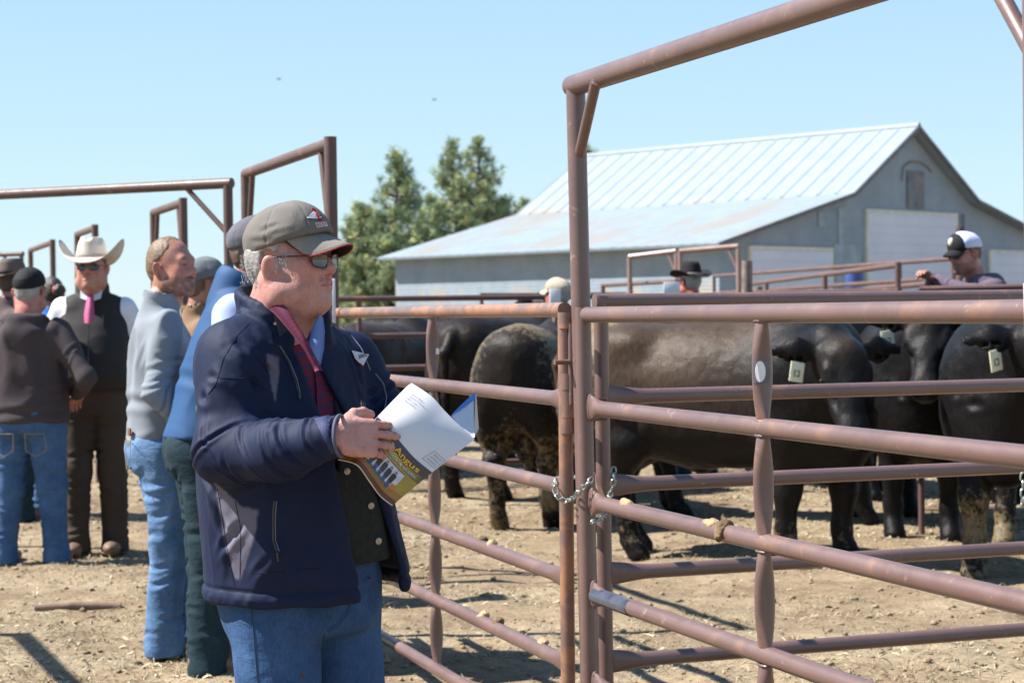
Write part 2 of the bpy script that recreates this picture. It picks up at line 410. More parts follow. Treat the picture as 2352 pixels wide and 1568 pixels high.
# clods
def clods(n):
    x, y = scatter(n, -5, 6, 5.8, 20); n = len(x); z = ground_h(x, y)
    base = np.array([(0, 0, 1), (1, 0, 0), (0, 1, 0), (-1, 0, 0), (0, -1, 0), (0, 0, -1)], float)
    fs = np.array([(0, 1, 2), (0, 2, 3), (0, 3, 4), (0, 4, 1), (5, 2, 1), (5, 3, 2), (5, 4, 3), (5, 1, 4)])
    sz = .006 + .016 * RNG.random(n) ** 3
    v = base[None] * (1 + RNG.normal(0, .25, (n, 6, 3))) * sz[:, None, None]; v[..., 2] *= .6
    v[..., :2] += RNG.normal(0, .25, (n, 6, 2)) * sz[:, None, None]
    v += np.stack([x, y, z + sz * .3], -1)[:, None]
    f = (np.arange(n)[:, None, None] * 6 + fs[None]).reshape(-1, 3)
    tag(meshobj('dirt_clods', v.reshape(-1, 3), f, mat('clod', (.25, .19, .125), .95, .4, 5, spec=.1), smooth=False), kind='stuff')
clods(8000)

# ------------------------------------------------------------------ barn
def barn():
    c = np.array([5.354, 48.06, 0]); a = .7876; L, w1, w2, hb, hr, he = 13.4, 6.185, 9.473, 4.69, 6.755, 3.172
    d = np.array([math.cos(a), math.sin(a), 0]); g = np.array([-math.sin(a), math.cos(a), 0])
    # gable origin c is the roof's near-left corner; local axes: u along the gable, v receding, z up
    root = thing('barn', 'weathered grey metal barn with a pale ribbed steel roof and three white garage doors', 'barn', (c[0], c[1], 0), a)
    W = lambda u, v, z: c + d * u + g * v + np.array([0, 0, z])
    oh = .45; slope = (hb - he) / w1
    # walls: inset by the overhang
    m, nt, b = new_mat('barn_tin'); co = ocoord(nt)
    wv = nt.nodes.new('ShaderNodeTexWave'); wv.bands_direction = 'Z'; wv.inputs['Scale'].default_value = 3.2; nt.links.new(co, wv.inputs[0])
    st = noise(nt, co, .55, 4, .6, .3); st2 = noise(nt, co, 1.4, 5, .7)
    cc = ramp(nt, st2, [(.3, (.20, .255, .305)), (.7, (.28, .335, .375))])
    mp = nt.nodes.new('ShaderNodeSeparateXYZ'); nt.links.new(co, mp.inputs[0])
    band = mathn(nt, 'SUBTRACT', 1.0, mathn(nt, 'MULTIPLY', mathn(nt, 'ABSOLUTE', mathn(nt, 'SUBTRACT', mp.outputs[2], 1.95)), 2.6))
    rst = mathn(nt, 'MULTIPLY', mathn(nt, 'GREATER_THAN', noise(nt, co, 1.5, 1, .3, 0, (.0, 1, .25)), .56), mathn(nt, 'MAXIMUM', band, 0.0))
    cc = mixc(nt, mathn(nt, 'MULTIPLY', rst, .5), cc, (.42, .33, .22))
    nt.links.new(cc, b.inputs['Base Color']); b.inputs['Roughness'].default_value = .6
    bump(nt, b, wv.outputs[0], .28, .02)
    zz = lambda u: he + slope * u if u < w1 else hb + (hr - hb) / (w2 - w1) * (u - w1)
    us = [oh, w1, w2, 2 * w2 - w1, 2 * w2 - oh]; hs = [zz(oh) - .06, hb - .09, hr - .12, hb - .09, zz(oh) - .06]
    mb = MB()
    prof = [(us[0], 0)] + list(zip(us, hs)) + [(us[-1], 0)]
    n = len(prof); V = [W(u, .35, z) for u, z in prof] + [W(u, L - .35, z) for u, z in prof]
    Fs = [tuple(range(n))[::-1], tuple(range(n, 2 * n))] + [(i, (i + 1) % n, n + (i + 1) % n, n + i) for i in range(n)]
    mb.add(V, Fs); mb.build('wall', m, root, False)
    # roof: ribbed sheets
    m2, nt, b = new_mat('barn_roof'); co = ocoord(nt)
    st = noise(nt, co, .35, 5, .6, .2, (.6, 1.6, 1)); v2 = noise(nt, co, 2, 3)
    cc = ramp(nt, v2, [(.3, (.225, .275, .30)), (.7, (.265, .315, .345))])
    sp = nt.nodes.new('ShaderNodeSeparateXYZ'); nt.links.new(co, sp.inputs[0])
    low = mathn(nt, 'MULTIPLY', mathn(nt, 'LESS_THAN', sp.outputs[0], w1 + .2), mathn(nt, 'GREATER_THAN', sp.outputs[0], .3))
    r_ = ramp(nt, st, [(.48, (0, 0, 0)), (.58, (1, 1, 1))])
    cc = mixc(nt, mathn(nt, 'MULTIPLY', mathn(nt, 'MULTIPLY', r_, low), .6), cc, (.28, .235, .185))
    nt.links.new(cc, b.inputs['Base Color']); b.inputs['Roughness'].default_value = .55; b.inputs['Metallic'].default_value = .0
    def sheet(u0, z0, u1, z1, nm, rib, hgt, off):
        nr = int(L / rib); V = []; Fs = []; du, dz = u1 - u0, z1 - z0; ln = math.hypot(du, dz); nu, nz_ = -dz / ln, du / ln
        if nz_ < 0: nu, nz_ = -nu, -nz_
        for i in range(nr + 1):
            for (q, hh) in ((-.055, 0), (-.03, hgt), (.03, hgt), (.055, 0)):
                v = min(max(i * L / nr + q, 0), L)
                for (u, z) in ((u0, z0), (u1, z1)):
                    V.append(W(u + nu * (hh + off), v, z + nz_ * (hh + off)))
        k = len(V) // 2
        Fs = [(2 * i, 2 * i + 1, 2 * i + 3, 2 * i + 2) for i in range(k - 1)]
        # underside and fascia thickness
        base = len(V)
        for v in (0, L):
            for (u, z) in ((u0, z0), (u1, z1)): V.append(W(u - nu * .07, v, z - nz_ * .07))
        Fs += [(base, base + 1, base + 3, base + 2), (0, base, base + 2, 2 * k - 2), (0, 1, base + 1, base), (2 * k - 2, 2 * k - 1, base + 3, base + 2)]
        MB().add(V, Fs).build(nm, m2, root, False)
    sheet(0, he, w1, hb, 'roof_panel', .40, .010, 0); sheet(w1 - .05, hb - .03, w2, hr, 'roof_panel', .62, .024, .02)
    sheet(2 * w2, he, 2 * w2 - w1, hb, 'roof_panel', .40, .010, 0); sheet(2 * w2 - w1 + .05, hb - .03, w2, hr, 'roof_panel', .62, .024, .02)
    # barge boards on the near gable
    tm = mat('weathered_trim', (.13, .135, .15), .8, .25, 3)
    for s_ in (0, 1):
        mb = MB()
        for (u0, z0, u1, z1) in ((0, he, w1, hb), (w1, hb, w2, hr)):
            if s_: u0, u1 = 2 * w2 - u0, 2 * w2 - u1
            A, B_ = W(u0, -.03, z0 - .10), W(u1, -.03, z1 - .10)
            mb.add([A, B_, B_ + [0, 0, .12], A + [0, 0, .12], A + g * .06, B_ + g * .06, B_ + g * .06 + [0, 0, .12], A + g * .06 + [0, 0, .12]],
                   [(0, 1, 2, 3), (4, 7, 6, 5), (0, 4, 5, 1), (3, 2, 6, 7), (0, 3, 7, 4), (1, 5, 6, 2)])
        mb.build('barge_board', tm, root, False)
    rc = MB(); rc.tube([W(w2, 0, hr + .02), W(w2, L, hr + .02)], .09, 8); rc.build('ridge_cap', m2, root)
    # doors (u0, u1, top)
    dm, nt, b = new_mat('door_white'); co = ocoord(nt)
    wv = nt.nodes.new('ShaderNodeTexWave'); wv.bands_direction = 'Z'; wv.inputs['Scale'].default_value = 1.15; nt.links.new(co, wv.inputs[0])
    nt.links.new(ramp(nt, noise(nt, co, .8), [(.3, (.58, .60, .68)), (.7, (.66, .68, .74))]), b.inputs['Base Color']); b.inputs['Roughness'].default_value = .55
    bump(nt, b, ramp(nt, wv.outputs[0], [(0, (0, 0, 0)), (.08, (1, 1, 1))]), .5, .02)
    def upx(px, v=.35):   # u where the gable wall meets picture column px
        lo, hi = -2, 30
        for _ in range(50):
            mid = (lo + hi) / 2; q = W(mid, v, 2) ; q = (q - [0, 0, CAM_H]); x = IMW / 2 + FPX * (q @ CX) / (q @ _f)
            lo, hi = (mid, hi) if x < px else (lo, mid)
        return lo
    def ztop(px, py):
        q = W(upx(px), .35, 0); return P(px, py, q[1])[2]
    fm = mat('door_frame', (.62, .60, .50), .7, .15, 4)
    for (p0, p1, py) in ((1722, 1905, 573), (1991, 2192, 488), (2272, 2500, 581)):
        u0, u1 = upx(p0), upx(min(p1, 2352)); zt = ztop(p0, py)
        if p1 > 2352: u1 = u0 + 3.0
        mb = MB(); mb.box(W((u0 + u1) / 2, .30, zt / 2 + .02), u1 - u0, .08, zt - .02, R=rotz(a)); dd = mb.build('garage_door', dm, root, False)
        fr = MB()
        for (u, z, su, sz) in ((u0 - .05, zt / 2, .1, zt), (u1 + .05, zt / 2, .1, zt), ((u0 + u1) / 2, zt + .05, u1 - u0 + .2, .1)):
            fr.box(W(u, .32, z), su, .12, sz, R=rotz(a))
        fr.build('door_frame', fm, dd, False)
    # hay hatch under the peak, its broken rusty arc of trim, and odd patched sheets
    hm = mat('patch_dark', (.17, .175, .185), .8, .3, 3); rm = mat('rusty_tin', (.24, .17, .13), .85, .4, 5)
    q0, q1 = upx(2084), upx(2122); z0, z1 = ztop(2084, 478), ztop(2084, 392)
    MB().box(W((q0 + q1) / 2, .33, (z0 + z1) / 2), q1 - q0, .06, z1 - z0, R=rotz(a)).build('hatch', hm, root, False)
    pts = [P(px, py, W(upx(px), .3, 0)[1]) for px, py in ((2072, 415), (2075, 385), (2090, 372), (2112, 372), (2130, 382), (2140, 396))]
    MB().tube(pts, .022, 6).build('arched_trim', rm, root)
    for (p0, p1, ya, yb) in ((1925, 1940, 478, 560), (1880, 1896, 486, 520), (2222, 2240, 560, 640), (1915, 1975, 560, 690)):
        u0, u1 = upx(p0), upx(p1); MB().box(W((u0 + u1) / 2, .335, (ztop(p0, ya) + ztop(p0, yb)) / 2), u1 - u0, .04, ztop(p0, ya) - ztop(p0, yb), R=rotz(a)).build('patched_sheet', mat('patch', (.27, .33, .37), .6, .2, 3), root, False)
    # downpipe beside the tall door
    u = upx(2208); MB().tube([W(u, .25, .1), W(u, .25, ztop(2208, 492))], .04, 8).build('door_track', hm, root)
barn()

# ------------------------------------------------------------------ pines
def pine(px, Y, top_py, rad, base_z, label, nb=34, seed=1, fullness=1.0, grp='pine trees beside the barn'):
    rg = np.random.default_rng(seed); top = P(px, top_py, Y); x0 = top[0]; h = top[2]
    root = thing('pine_tree', label, 'tree', (x0, Y, 0), 0, grp)
    bark = PINE_BARK; tb = MB()
    tb.tube([(x0 + .1 * math.sin(z * .7 + seed), Y, z) for z in np.linspace(0, h, 14)], np.linspace(.17, .02, 14) * (h / 7.5), 8)
    tips = []; zs = np.linspace(base_z, h - .25, nb)
    for i, z in enumerate(zs):
        t = (z - base_z) / (h - base_z); n = 5 if t < .8 else 4
        for k in range(n):
            a = rg.uniform(0, 2 * PI); r = rad * (1 - t ** 1.6) * rg.uniform(.5, 1.12) + .12
            o = np.array([x0 + .1 * math.sin(z * .7 + seed), Y, z]); d = np.array([math.cos(a), math.sin(a), 0])
            lift = rg.uniform(.12, .55)
            e = o + d * r + [0, 0, r * lift * (.6 + t)]
            mid = o + d * r * .55 + [0, 0, r * .16]
            tb.tube([o, mid, e], [.035, .022, .008], 5, False)
            m_ = max(2, int(r / .2 * fullness))
            for q in range(m_):
                f = .35 + .65 * (q + rg.random()) / m_
                c_ = (o * (1 - f) + e * f) + rg.normal(0, .09, 3) + [0, 0, .08]
                tips.append((c_, .15 + .13 * rg.random()))
    for q in range(10): tips.append((np.array([x0, Y, h - .06 * q]) + rg.normal(0, .05, 3), .13))
    tb.build('trunk', bark, root)
    c_ = np.array([t[0] for t in tips]); s_ = np.array([t[1] for t in tips]); nbld = 36
    n = len(c_); d = rg.normal(size=(n, nbld, 3)); d[..., 2] = np.abs(d[..., 2]) * .9 + .1; d /= np.linalg.norm(d, axis=2)[..., None]
    st = c_[:, None] + rg.normal(0, .25, (n, nbld, 3)) * s_[:, None, None] * [1, 1, 1.3]
    ln = (s_[:, None] * rg.uniform(.5, 1.15, (n, nbld)))[..., None]; sd_ = np.cross(d, rg.normal(size=(n, nbld, 3))); sd_ /= np.linalg.norm(sd_, axis=2)[..., None]
    A = st - sd_ * .016; B_ = st + sd_ * .016; T = st + d * ln
    V = np.stack([A, B_, T], 2).reshape(-1, 3); F_ = np.arange(len(V)).reshape(-1, 3)
    sh = np.repeat(rg.uniform(.5, 1.25, n), nbld * 3)[:, None] ; yl = np.repeat(rg.random(n) < .3, nbld * 3)[:, None]
    col = np.where(yl, np.array([[.50, .53, .25]]), np.array([[.29, .37, .20]])) * sh
    meshobj('crown', V, F_, PINE_LEAF, root, False, col)
PINE_BARK = mat('pine_bark', (.16, .11, .08), .9, .3, 8)
PINE_LEAF = mat('pine_needles', (.06, .1, .04), .75, .25, 1.2, attr=True, spec=.2)
pine(905, 68, 350, 1.75, 1.4, 'slender pine with a bare upper trunk, left of the forked pine', 34, 3)
pine(1040, 71, 330, 2.0, 1.0, 'pine with a thin browning tip, between the slender pine and its taller neighbour', 34, 5, .8)
pine(1098, 69, 322, 2.3, 1.0, 'broad bushy pine rising directly over the low end of the barn roof', 34, 8, 1.0)
pine(1160, 70, 455, 1.5, .6, 'bushy young pine whose top meets the barn roof slope', 24, 33, 1.3)
pine(828, 66, 470, 1.6, .4, 'low dense pine beside the cap brim of the man in the navy jacket', 26, 12, 1.3)
pine(890, 65, 545, 2.0, .3, 'low spreading pine filling the foot of the trees beside the barn wall', 22, 44, 1.4)
pine(985, 66, 458, 1.7, .4, 'short thick pine filling the gap below the two tall pines', 24, 17, 1.3)
pine(1338, 84, 336, 1.9, 2.5, 'pine behind the barn with only its tip showing over the roof by the tall gatepost', 30, 21)
pine(1205, 86, 462, 1.2, 2.0, 'small pine peeking over the roof edge left of the gatepost', 22, 25)
# ------------------------------------------------------------------ painted pipe
def pipe_mat(name, base=(.128, .070, .060), rust=.28, glossy=.38, t0=.56):
    m, nt, b = new_mat(name); co = ocoord(nt)
    v = ramp(nt, noise(nt, co, 3.5, 5, .6), [(.3, tuple(c * .86 for c in base)), (.7, tuple(c * 1.14 for c in base))])
    rz = noise(nt, co, 5.5, 8, .72, .6); rmask = ramp(nt, rz, [(t0, (0, 0, 0)), (t0 + .09, (1, 1, 1))])
    v = mixc(nt, mathn(nt, 'MULTIPLY', rmask, rust), v, (.30, .135, .06))
    dz = noise(nt, co, 22, 6, .7, .3, (1, 1, 1)); dm_ = ramp(nt, dz, [(.63, (0, 0, 0)), (.70, (1, 1, 1))])
    v = mixc(nt, mathn(nt, 'MULTIPLY', dm_, .35), v, (.46, .36, .26))
    sx_ = noise(nt, co, 45, 3, .5, 1.0); sm = ramp(nt, sx_, [(.29, (1, 1, 1)), (.335, (0, 0, 0))])
    v = mixc(nt, mathn(nt, 'MULTIPLY', sm, .5), v, (.12, .07, .055))
    nt.links.new(v, b.inputs['Base Color'])
    rr = nt.nodes.new('ShaderNodeMapRange'); nt.links.new(rz, rr.inputs[0]); rr.inputs[1].default_value = .3; rr.inputs[2].default_value = .75; rr.inputs[3].default_value = glossy - .06; rr.inputs[4].default_value = glossy + .3
    nt.links.new(rr.outputs[0], b.inputs['Roughness']); b.inputs['Specular IOR Level'].default_value = .75; b.inputs['Coat Weight'].default_value = .45; b.inputs['Coat Roughness'].default_value = .22
    bump(nt, b, noise(nt, co, 160, 3), .08, .002)
    return m
PIPE = pipe_mat('painted_pipe'); PIPE_W = pipe_mat('worn_painted_pipe', rust=.9, t0=.47, base=(.165, .092, .072)); PIPE_D = pipe_mat('pen_pipe', (.105, .060, .053), .4, .5)
PIPE_D.node_tree.nodes['Principled BSDF'].inputs['Coat Weight'].default_value = .08; PIPE_D.node_tree.nodes['Principled BSDF'].inputs['Specular IOR Level'].default_value = .45
STEEL = mat('chain_steel', (.36, .39, .36), .38, .25, 40, metal=.85)
MUD = mat('dried_mud', (.17, .115, .07), .95, .45, 30, .9, 60, .01, spec=.1)
MUDL = mat('pale_dried_mud', (.40, .28, .17), .95, .3, 30, .9, 90, .006, spec=.1)
BLUEP = mat('dark_gloss_pipe', (.055, .06, .085), .16, .5, 14)

def rail(a, b, r, fa=0, fb=0, name='rail', parent=None, mt=None, n=20, flare=1.7):
    """pipe from a to b; fa/fb: length over which that end is flattened upright"""
    a, b = np.asarray(a, float), np.asarray(b, float); L = np.linalg.norm(b - a)
    ts = {0., 1.}
    for f, e in ((fa, 0), (fb, 1)):
        if f:
            for q in (.15, .3, .5, .7, .85, 1): ts.add(abs(e - q * f / L))
    for q in np.linspace(0, 1, 7): ts.add(q)
    ts = sorted(ts); pts = []; sx = []
    for t in ts:
        k = 0
        if fa: k = max(k, 1 - t * L / fa)
        if fb: k = max(k, 1 - (1 - t) * L / fb)
        k = _ss(min(max(k, 0), 1)) if k > 0 else 0
        pts.append(a + (b - a) * t); sx.append((1 - .66 * k, 1 + (flare - 1) * k))
    mb = MB(); mb.tube(pts, r, n, True, sx)
    if fa:      # the weld bead where the flattened end meets the post
        d = (b - a) / L; s_ = np.cross(d, [0, 0, 1]); s_ /= np.linalg.norm(s_); c = a + d * .020; rg = np.random.default_rng(int(abs(a[2]) * 1e4) % 997); th = np.linspace(0, 2 * PI, 26, endpoint=False)
        loop = [c + s_ * math.cos(q) * r * .36 + np.array([0, 0, 1]) * math.sin(q) * r * flare * 1.0 + d * rg.uniform(-.001, .001) for q in th]
        mb.tube(loop, 0.0022 + rg.random(26) * .0022, 6, closed=True)
    return mb.build(name, mt or PIPE, parent)
def spindle(p0, p1, r, across, parent, mt=None, name='spindle'):
    """pipe pinched at both ends so it swells in the middle across the fence line"""
    p0, p1 = np.asarray(p0, float), np.asarray(p1, float); ts = np.linspace(0, 1, 15); pts = []; sx = []
    for t in ts:
        k = abs(2 * t - 1) ** 2.2
        pts.append(p0 + (p1 - p0) * t); sx.append((1.12 - .62 * k, .62 + .45 * k))
    mb = MB(); mb.tube(pts, r, 18, True, sx, upv=across); ac = np.asarray(across, float); pe = np.cross([0, 0, 1], ac)
    for e in (p0, p1): mb.tube([e + pe * math.cos(q) * r * .62 + ac * math.sin(q) * r * 1.1 for q in np.linspace(0, 2 * PI, 20, endpoint=False)], [.0028 + .002 * ((i * 7) % 5) / 5 for i in range(20)], 6, closed=True)
    o = mb.build(name, mt or PIPE, parent); return o
# the long fence line: C0 + t*U ; U points away from the camera to the left
C0 = np.array([.205 + .005, 5.70, 0]); U = np.array([-.3397, .9405, 0]); PERP = np.array([.9405, .3397, 0])
def LP(t, z, off=0): return C0 + U * t + PERP * off + np.array([0, 0, z])
def t_at(px, off=0):
    lo, hi = -5, 40
    for _ in range(60):
        m_ = (lo + hi) / 2; q = LP(m_, 1.4, off) - [0, 0, CAM_H]; x = IMW / 2 + FPX * (q @ CX) / (q @ _f)
        lo, hi = (m_, hi) if x > px else (lo, m_)
    return lo
ZF = [1.467, 1.185, .90, .62, .345, .09]      # front panel
ZL = [1.483, 1.205, .932, .651, .385, .12]    # left panel

# --- tall overhead gate frame in the foreground
fr = thing('overhead_gate', 'tall mauve-brown pipe gate frame whose bar rises to the top right corner', 'gate frame', tuple(LP(.03, 0)), 0, None)
top0 = P(1322, 196, 5.74); base0 = P(1362, 1815, 5.74); base0[2] = -.1
MB().tube([base0, top0 * .02 + top0 * .98], .030, 26).build('post', PIPE, fr)
t_end = t_at(2392)
e0 = LP(.03, 2.19); e0[:2] = top0[:2]; e0[2] = top0[2]; e1 = LP(t_end, top0[2])
bar = MB().tube([e0 - U * -.03, e1], .033, 26).build('top_bar', PIPE, fr)
MB().tube([LP(t_end, -.1), LP(t_end, top0[2])], .030, 20).build('post', PIPE, fr)
MB().tube([P(1328, 368, 5.74) + [.0, 0, 0], P(1369, 188, 5.52)], .0165, 16).build('brace', PIPE, fr)
MB().tube([LP(t_end + .19, 2.17), LP(t_end, 1.93) ], .0165, 14).build('brace', PIPE, fr)

# --- the front panel, from the tall post towards the camera
pf = thing('pipe_fence', 'six-rail pipe fence panel running from the tall gatepost towards the camera at right', 'fence panel', tuple(LP(0, 0)), 0, 'pipe panels of the near fence line')
A_top, A_bot = P(1339, 712, 5.67), P(1357, 1800, 5.67)
def onpost(z, t_=A_top, b_=A_bot): k = (z - b_[2]) / (t_[2] - b_[2]); return b_ + (t_ - b_) * k
MB().tube([onpost(.02), onpost(1.49)], .0245, 22).build('post', PIPE, pf)
for i, z in enumerate(ZF):
    a = onpost(z) - U * .0 + PERP * .0; b_ = LP(-2.62, z + .004 * i); a = a + np.array([.012, -.02, 0])
    rail(a, b_, .0238, 0 if i == 0 else .11, 0, 'rail', pf, PIPE, 26)
# the lower rail has a glossy dark mended sleeve
a = onpost(ZF[3]) + np.array([.012, -.02, 0]); dd = LP(-2.62, ZF[3]) - a; dd /= np.linalg.norm(dd)
MB().tube([a + dd * .035, a + dd * .31], .0252, 24).build('sleeve', BLUEP, pf)
a = onpost(ZF[5]) + np.array([.012, -.02, 0])
MB().tube([a + dd * .035, a + dd * .3], .0252, 24).build('sleeve', BLUEP, pf)
t1 = -t_at(1750); ts_ = t_at(1750)
for i in range(5):
    spindle(LP(ts_, ZF[i] - .018), LP(ts_, ZF[i + 1] + .018), .0245, U, pf)
# sticker on the top spindle
def sticker(parent, t, z0, z1, mt, side=-1, wd=.022, shift=0.0, nm='sticker'):
    mb = MB(); n = 8; V = []; 
    for j in range(2):
        for i in range(n + 1):
            th = PI * .5 * (-1 + shift) + (i / n - .5) * 1.6
            # around the lens-shaped spindle, facing the camera
            c_ = LP(t, (z0, z1)[j]); V.append(c_ + PERP * (math.sin((i / n - .5) * 1.9 + shift) * .0275) - U * (math.cos((i / n - .5) * 1.9 + shift) * .0155 + .0015))
    mb.add(V, [(i, i + 1, n + 2 + i, n + 1 + i) for i in range(n)]); return mb.build(nm, mt, parent)
SK_W = mat('sticker_white', (.75, .76, .78), .4, .06, 20); SK_D = mat('sticker_dark', (.10, .10, .13), .35, .2, 20)
st_t = ts_
s1 = sticker(pf, st_t, 1.297, 1.352, SK_D, shift=-.45); 
s2 = MB(); th = np.linspace(0, 2 * PI, 20, endpoint=False)
V = []; 
for q in th:
    uu = -.5 * .9 + .55 * math.cos(q); zz_ = 1.325 + .026 * math.sin(q)
    V.append(LP(st_t, zz_) + PERP * (math.sin(uu - .12) * .0275) - U * (math.cos(uu - .12) * .0155 + .0035))
s2.add(V, [tuple(range(20))]); s2.build('sticker_badge', SK_W, s1, False)
# bundled mud on the third rail and dirt on others
def mudclump(c, dirv, L, r, parent, mt=MUD, seed=1, cover=1.0):
    rg = np.random.default_rng(seed); f = Field(np.asarray(c) - L - r, np.asarray(c) + L + r, .0035)
    dirv = np.asarray(dirv, float) / np.linalg.norm(dirv)
    for i in range(26):
        a = rg.uniform(-1.9, .9) * cover; t = rg.uniform(-.5, .5) * L + a * .012; up = np.array([0, 0, 1]); sd_ = np.cross(dirv, up)
        p_ = np.asarray(c) + dirv * t + (up * math.cos(a) - sd_ * math.sin(a) * -1) * r * 1.0
        f.ell(p_, np.array([.006, .006, .006]) + rg.random(3) * .007, .006)
    V, Q = f.mesh(); V = V + vnormals(V, Q) * (vnoise(V, 120, seed) * .0025)[:, None]
    return meshobj('mud_clump', V, Q, mt, parent)
z = ZF[2]; mudclump(LP(t_at(1660), z + .003), U, .022, .0255, pf, MUD, 3)
mudclump(LP(t_at(1630), z + .003), U, .045, .0175, pf, MUDL, 4, .3); mudclump(LP(t_at(1435), z + .004), U, .045, .0172, pf, MUDL, 5, .25)

# --- left panel of the same line
pl = thing('pipe_fence', 'six-rail pipe fence panel behind the open catalog, between latch post and far tall post', 'fence panel', tuple(LP(.1, 0)), 0, 'pipe panels of the near fence line')
LT, LB = P(1297, 704, 5.78), P(1307, 1790, 5.78)
def onl(z): k = (z - LB[2]) / (LT[2] - LB[2]); return LB + (LT - LB) * k
MB().tube([onl(.02), onl(1.475)], .0225, 22).build('post', PIPE_W, pl)
for i, z in enumerate(ZL):
    rail(onl(z), LP(2.96, z), .0235, 0 if i == 0 else .12, 0, 'rail', pl, PIPE_W if i == 0 else PIPE, 22)
ts2 = t_at(993)
for i in range(5): spindle(LP(ts2, ZL[i] - .018), LP(ts2, ZL[i + 1] + .018), .0235, U, pl)
MB().box(LP(ts2, 1.332) - U * .018 - PERP * -.014, .012, .003, .022, R=rotz(-.1)).build('torn_sticker', SK_W, pl)
for k, (px, zi, mt_, cv) in enumerate(((1125, 3, MUDL, .5), (1102, 3, MUD, .7), (1103, 4, MUDL, .8), (1135, 4, MUD, .8), (1240, 4, MUDL, .4))):
    mudclump(LP(t_at(px), ZL[zi] + .003), U, .03, .0195, pl, mt_, 20 + k, cv)
# latch on the latch post: collars, drop rod and T handle
lt = thing('gate_latch', 'drop-rod gate latch with T handle and pipe collars on the left gatepost', 'latch', tuple(onl(1.0)), 0)
for (z0, z1, r_, dx) in ((1.425, 1.475, .0245, .004), (1.235, 1.285, .0245, .008), (1.10, 1.148, .0245, .006)):
    MB().tube([onl(z0) + [dx, -.006, 0], onl(z1) + [dx, -.006, 0]], r_, 20).build('collar', PIPE_W, lt)
MB().tube([onl(1.19) + [.018, -.024, 0], onl(1.44) + [.018, -.024, 0]], .0095, 14).build('drop_rod', PIPE, lt)
MB().tube([onl(1.322) + [.012, -.034, 0], onl(1.322) + [-.034, -.052, 0]], .008, 14).build('handle', PIPE, lt)
mb = MB(); mb.tube([onl(1.150) + [.009, -.002, 0], onl(1.232) + [.009, -.002, 0]], .0275, 20); mb.box(onl(1.191) + [.030, -.022, 0], .062, .008, .085, R=rotz(.05)); mb.build('slide_plate', PIPE_W, lt)

# --- gate beyond, hinged at the third post
GD = np.array([math.cos(math.radians(18.5)), math.sin(math.radians(18.5)), 0])
pg = thing('pipe_gate', 'long pipe gate behind the front panel, in front of the bulls', 'gate', tuple(PZ(1384, 5.92, 0)), 0)
gt, gb = P(1380, 690, 5.90), P(1396, 1790, 5.90)
def ong(z): k = (z - gb[2]) / (gt[2] - gb[2]); return gb + (gt - gb) * k
MB().tube([ong(.03), ong(1.525)], .0235, 22).build('post', PIPE, pg)
ZG = [1.508, 1.205, .925, .645, .365, .10]
for i, z in enumerate(ZG):
    a = ong(z); rail(a + GD * (.0 if i else -.022), a + GD * 3.4, .0235 if i else .0245, .16 if i else 0, 0, 'rail', pg, PIPE, 22, 1.6)
for q in (1.9, 3.38):
    for i in range(5): MB().tube([ong(ZG[i]) + GD * q, ong(ZG[i + 1]) + GD * q], .017, 12).build('spindle', PIPE, pg) if q > 3 else None
MB().box((onpost(1.17) + ong(1.17)) / 2 + [.005, .03, 0], .075, .012, .07, R=rotz(.3)).build('hinge_plate', PIPE_D, pg)
# --- chain looped round the posts
def chain(name, label, pts, parent_loc, r=.0028, ll=.028, grp=None):
    pts = np.asarray(pts, float); seg = np.linalg.norm(np.diff(pts, axis=0), axis=1); cum = np.r_[0, np.cumsum(seg)]
    root = thing(name, label, 'chain', tuple(pts[0]), 0, grp); n = int(cum[-1] / (ll * .74)); mb = MB()
    for i in range(n):
        s0 = (i + .5) * cum[-1] / n; p_ = np.array([np.interp(s0, cum, pts[:, k]) for k in range(3)]); q_ = np.array([np.interp(min(s0 + .005, cum[-1]), cum, pts[:, k]) for k in range(3)]) - np.array([np.interp(max(s0 - .005, 0), cum, pts[:, k]) for k in range(3)])
        d = q_ / (np.linalg.norm(q_) + 1e-9); s_ = np.cross(d, [0.1, 1, .2]); s_ /= np.linalg.norm(s_); o = np.cross(d, s_); th = (i % 2) * 1.45 + .25 * math.sin(i * 2.1)
        s2 = s_ * math.cos(th) + o * math.sin(th); L_, W_ = ll / 2 - r, ll * .30 - r * .4
        loop = [p_ + d * ((L_ - W_) * (1 if math.cos(q) >= 0 else -1) + W_ * math.cos(q)) + s2 * W_ * math.sin(q) for q in np.linspace(0, 2 * PI, 14, endpoint=False)]
        mb2 = MB(); mb2.tube(loop, r, 7, closed=True, upv=tuple(np.cross(d, s2))); mb2.build('link', STEEL, root)
def chp(px, py, Y): return P(px, py, Y)
chain('chain', 'galvanised chain sagging round the two gateposts at knee height', [chp(1362, 1098, 5.63), chp(1340, 1118, 5.60), chp(1318, 1143, 5.66), chp(1300, 1152, 5.74), chp(1282, 1142, 5.745), chp(1272, 1118, 5.76), chp(1276, 1102, 5.83), chp(1322, 1096, 5.86), chp(1362, 1085, 5.84)], None)
chain('chain', 'tarnished chain end hanging in the gap beside the hinge post of the bull gate', [chp(1409, 1072, 5.86), chp(1411, 1100, 5.84), chp(1403, 1128, 5.85), chp(1399, 1150, 5.82), chp(1392, 1180, 5.78), chp(1375, 1194, 5.66), chp(1358, 1198, 5.60)], None)
hk = thing('chain_keeper', 'small triangular steel keeper plate welded over the third rail', 'bracket', tuple(P(1375, 1110, 5.62)))
mb = MB(); pp = [P(1363, 1088, 5.62), P(1367, 1084, 5.62), P(1392, 1146, 5.60), P(1376, 1150, 5.60), P(1367, 1128, 5.62)]
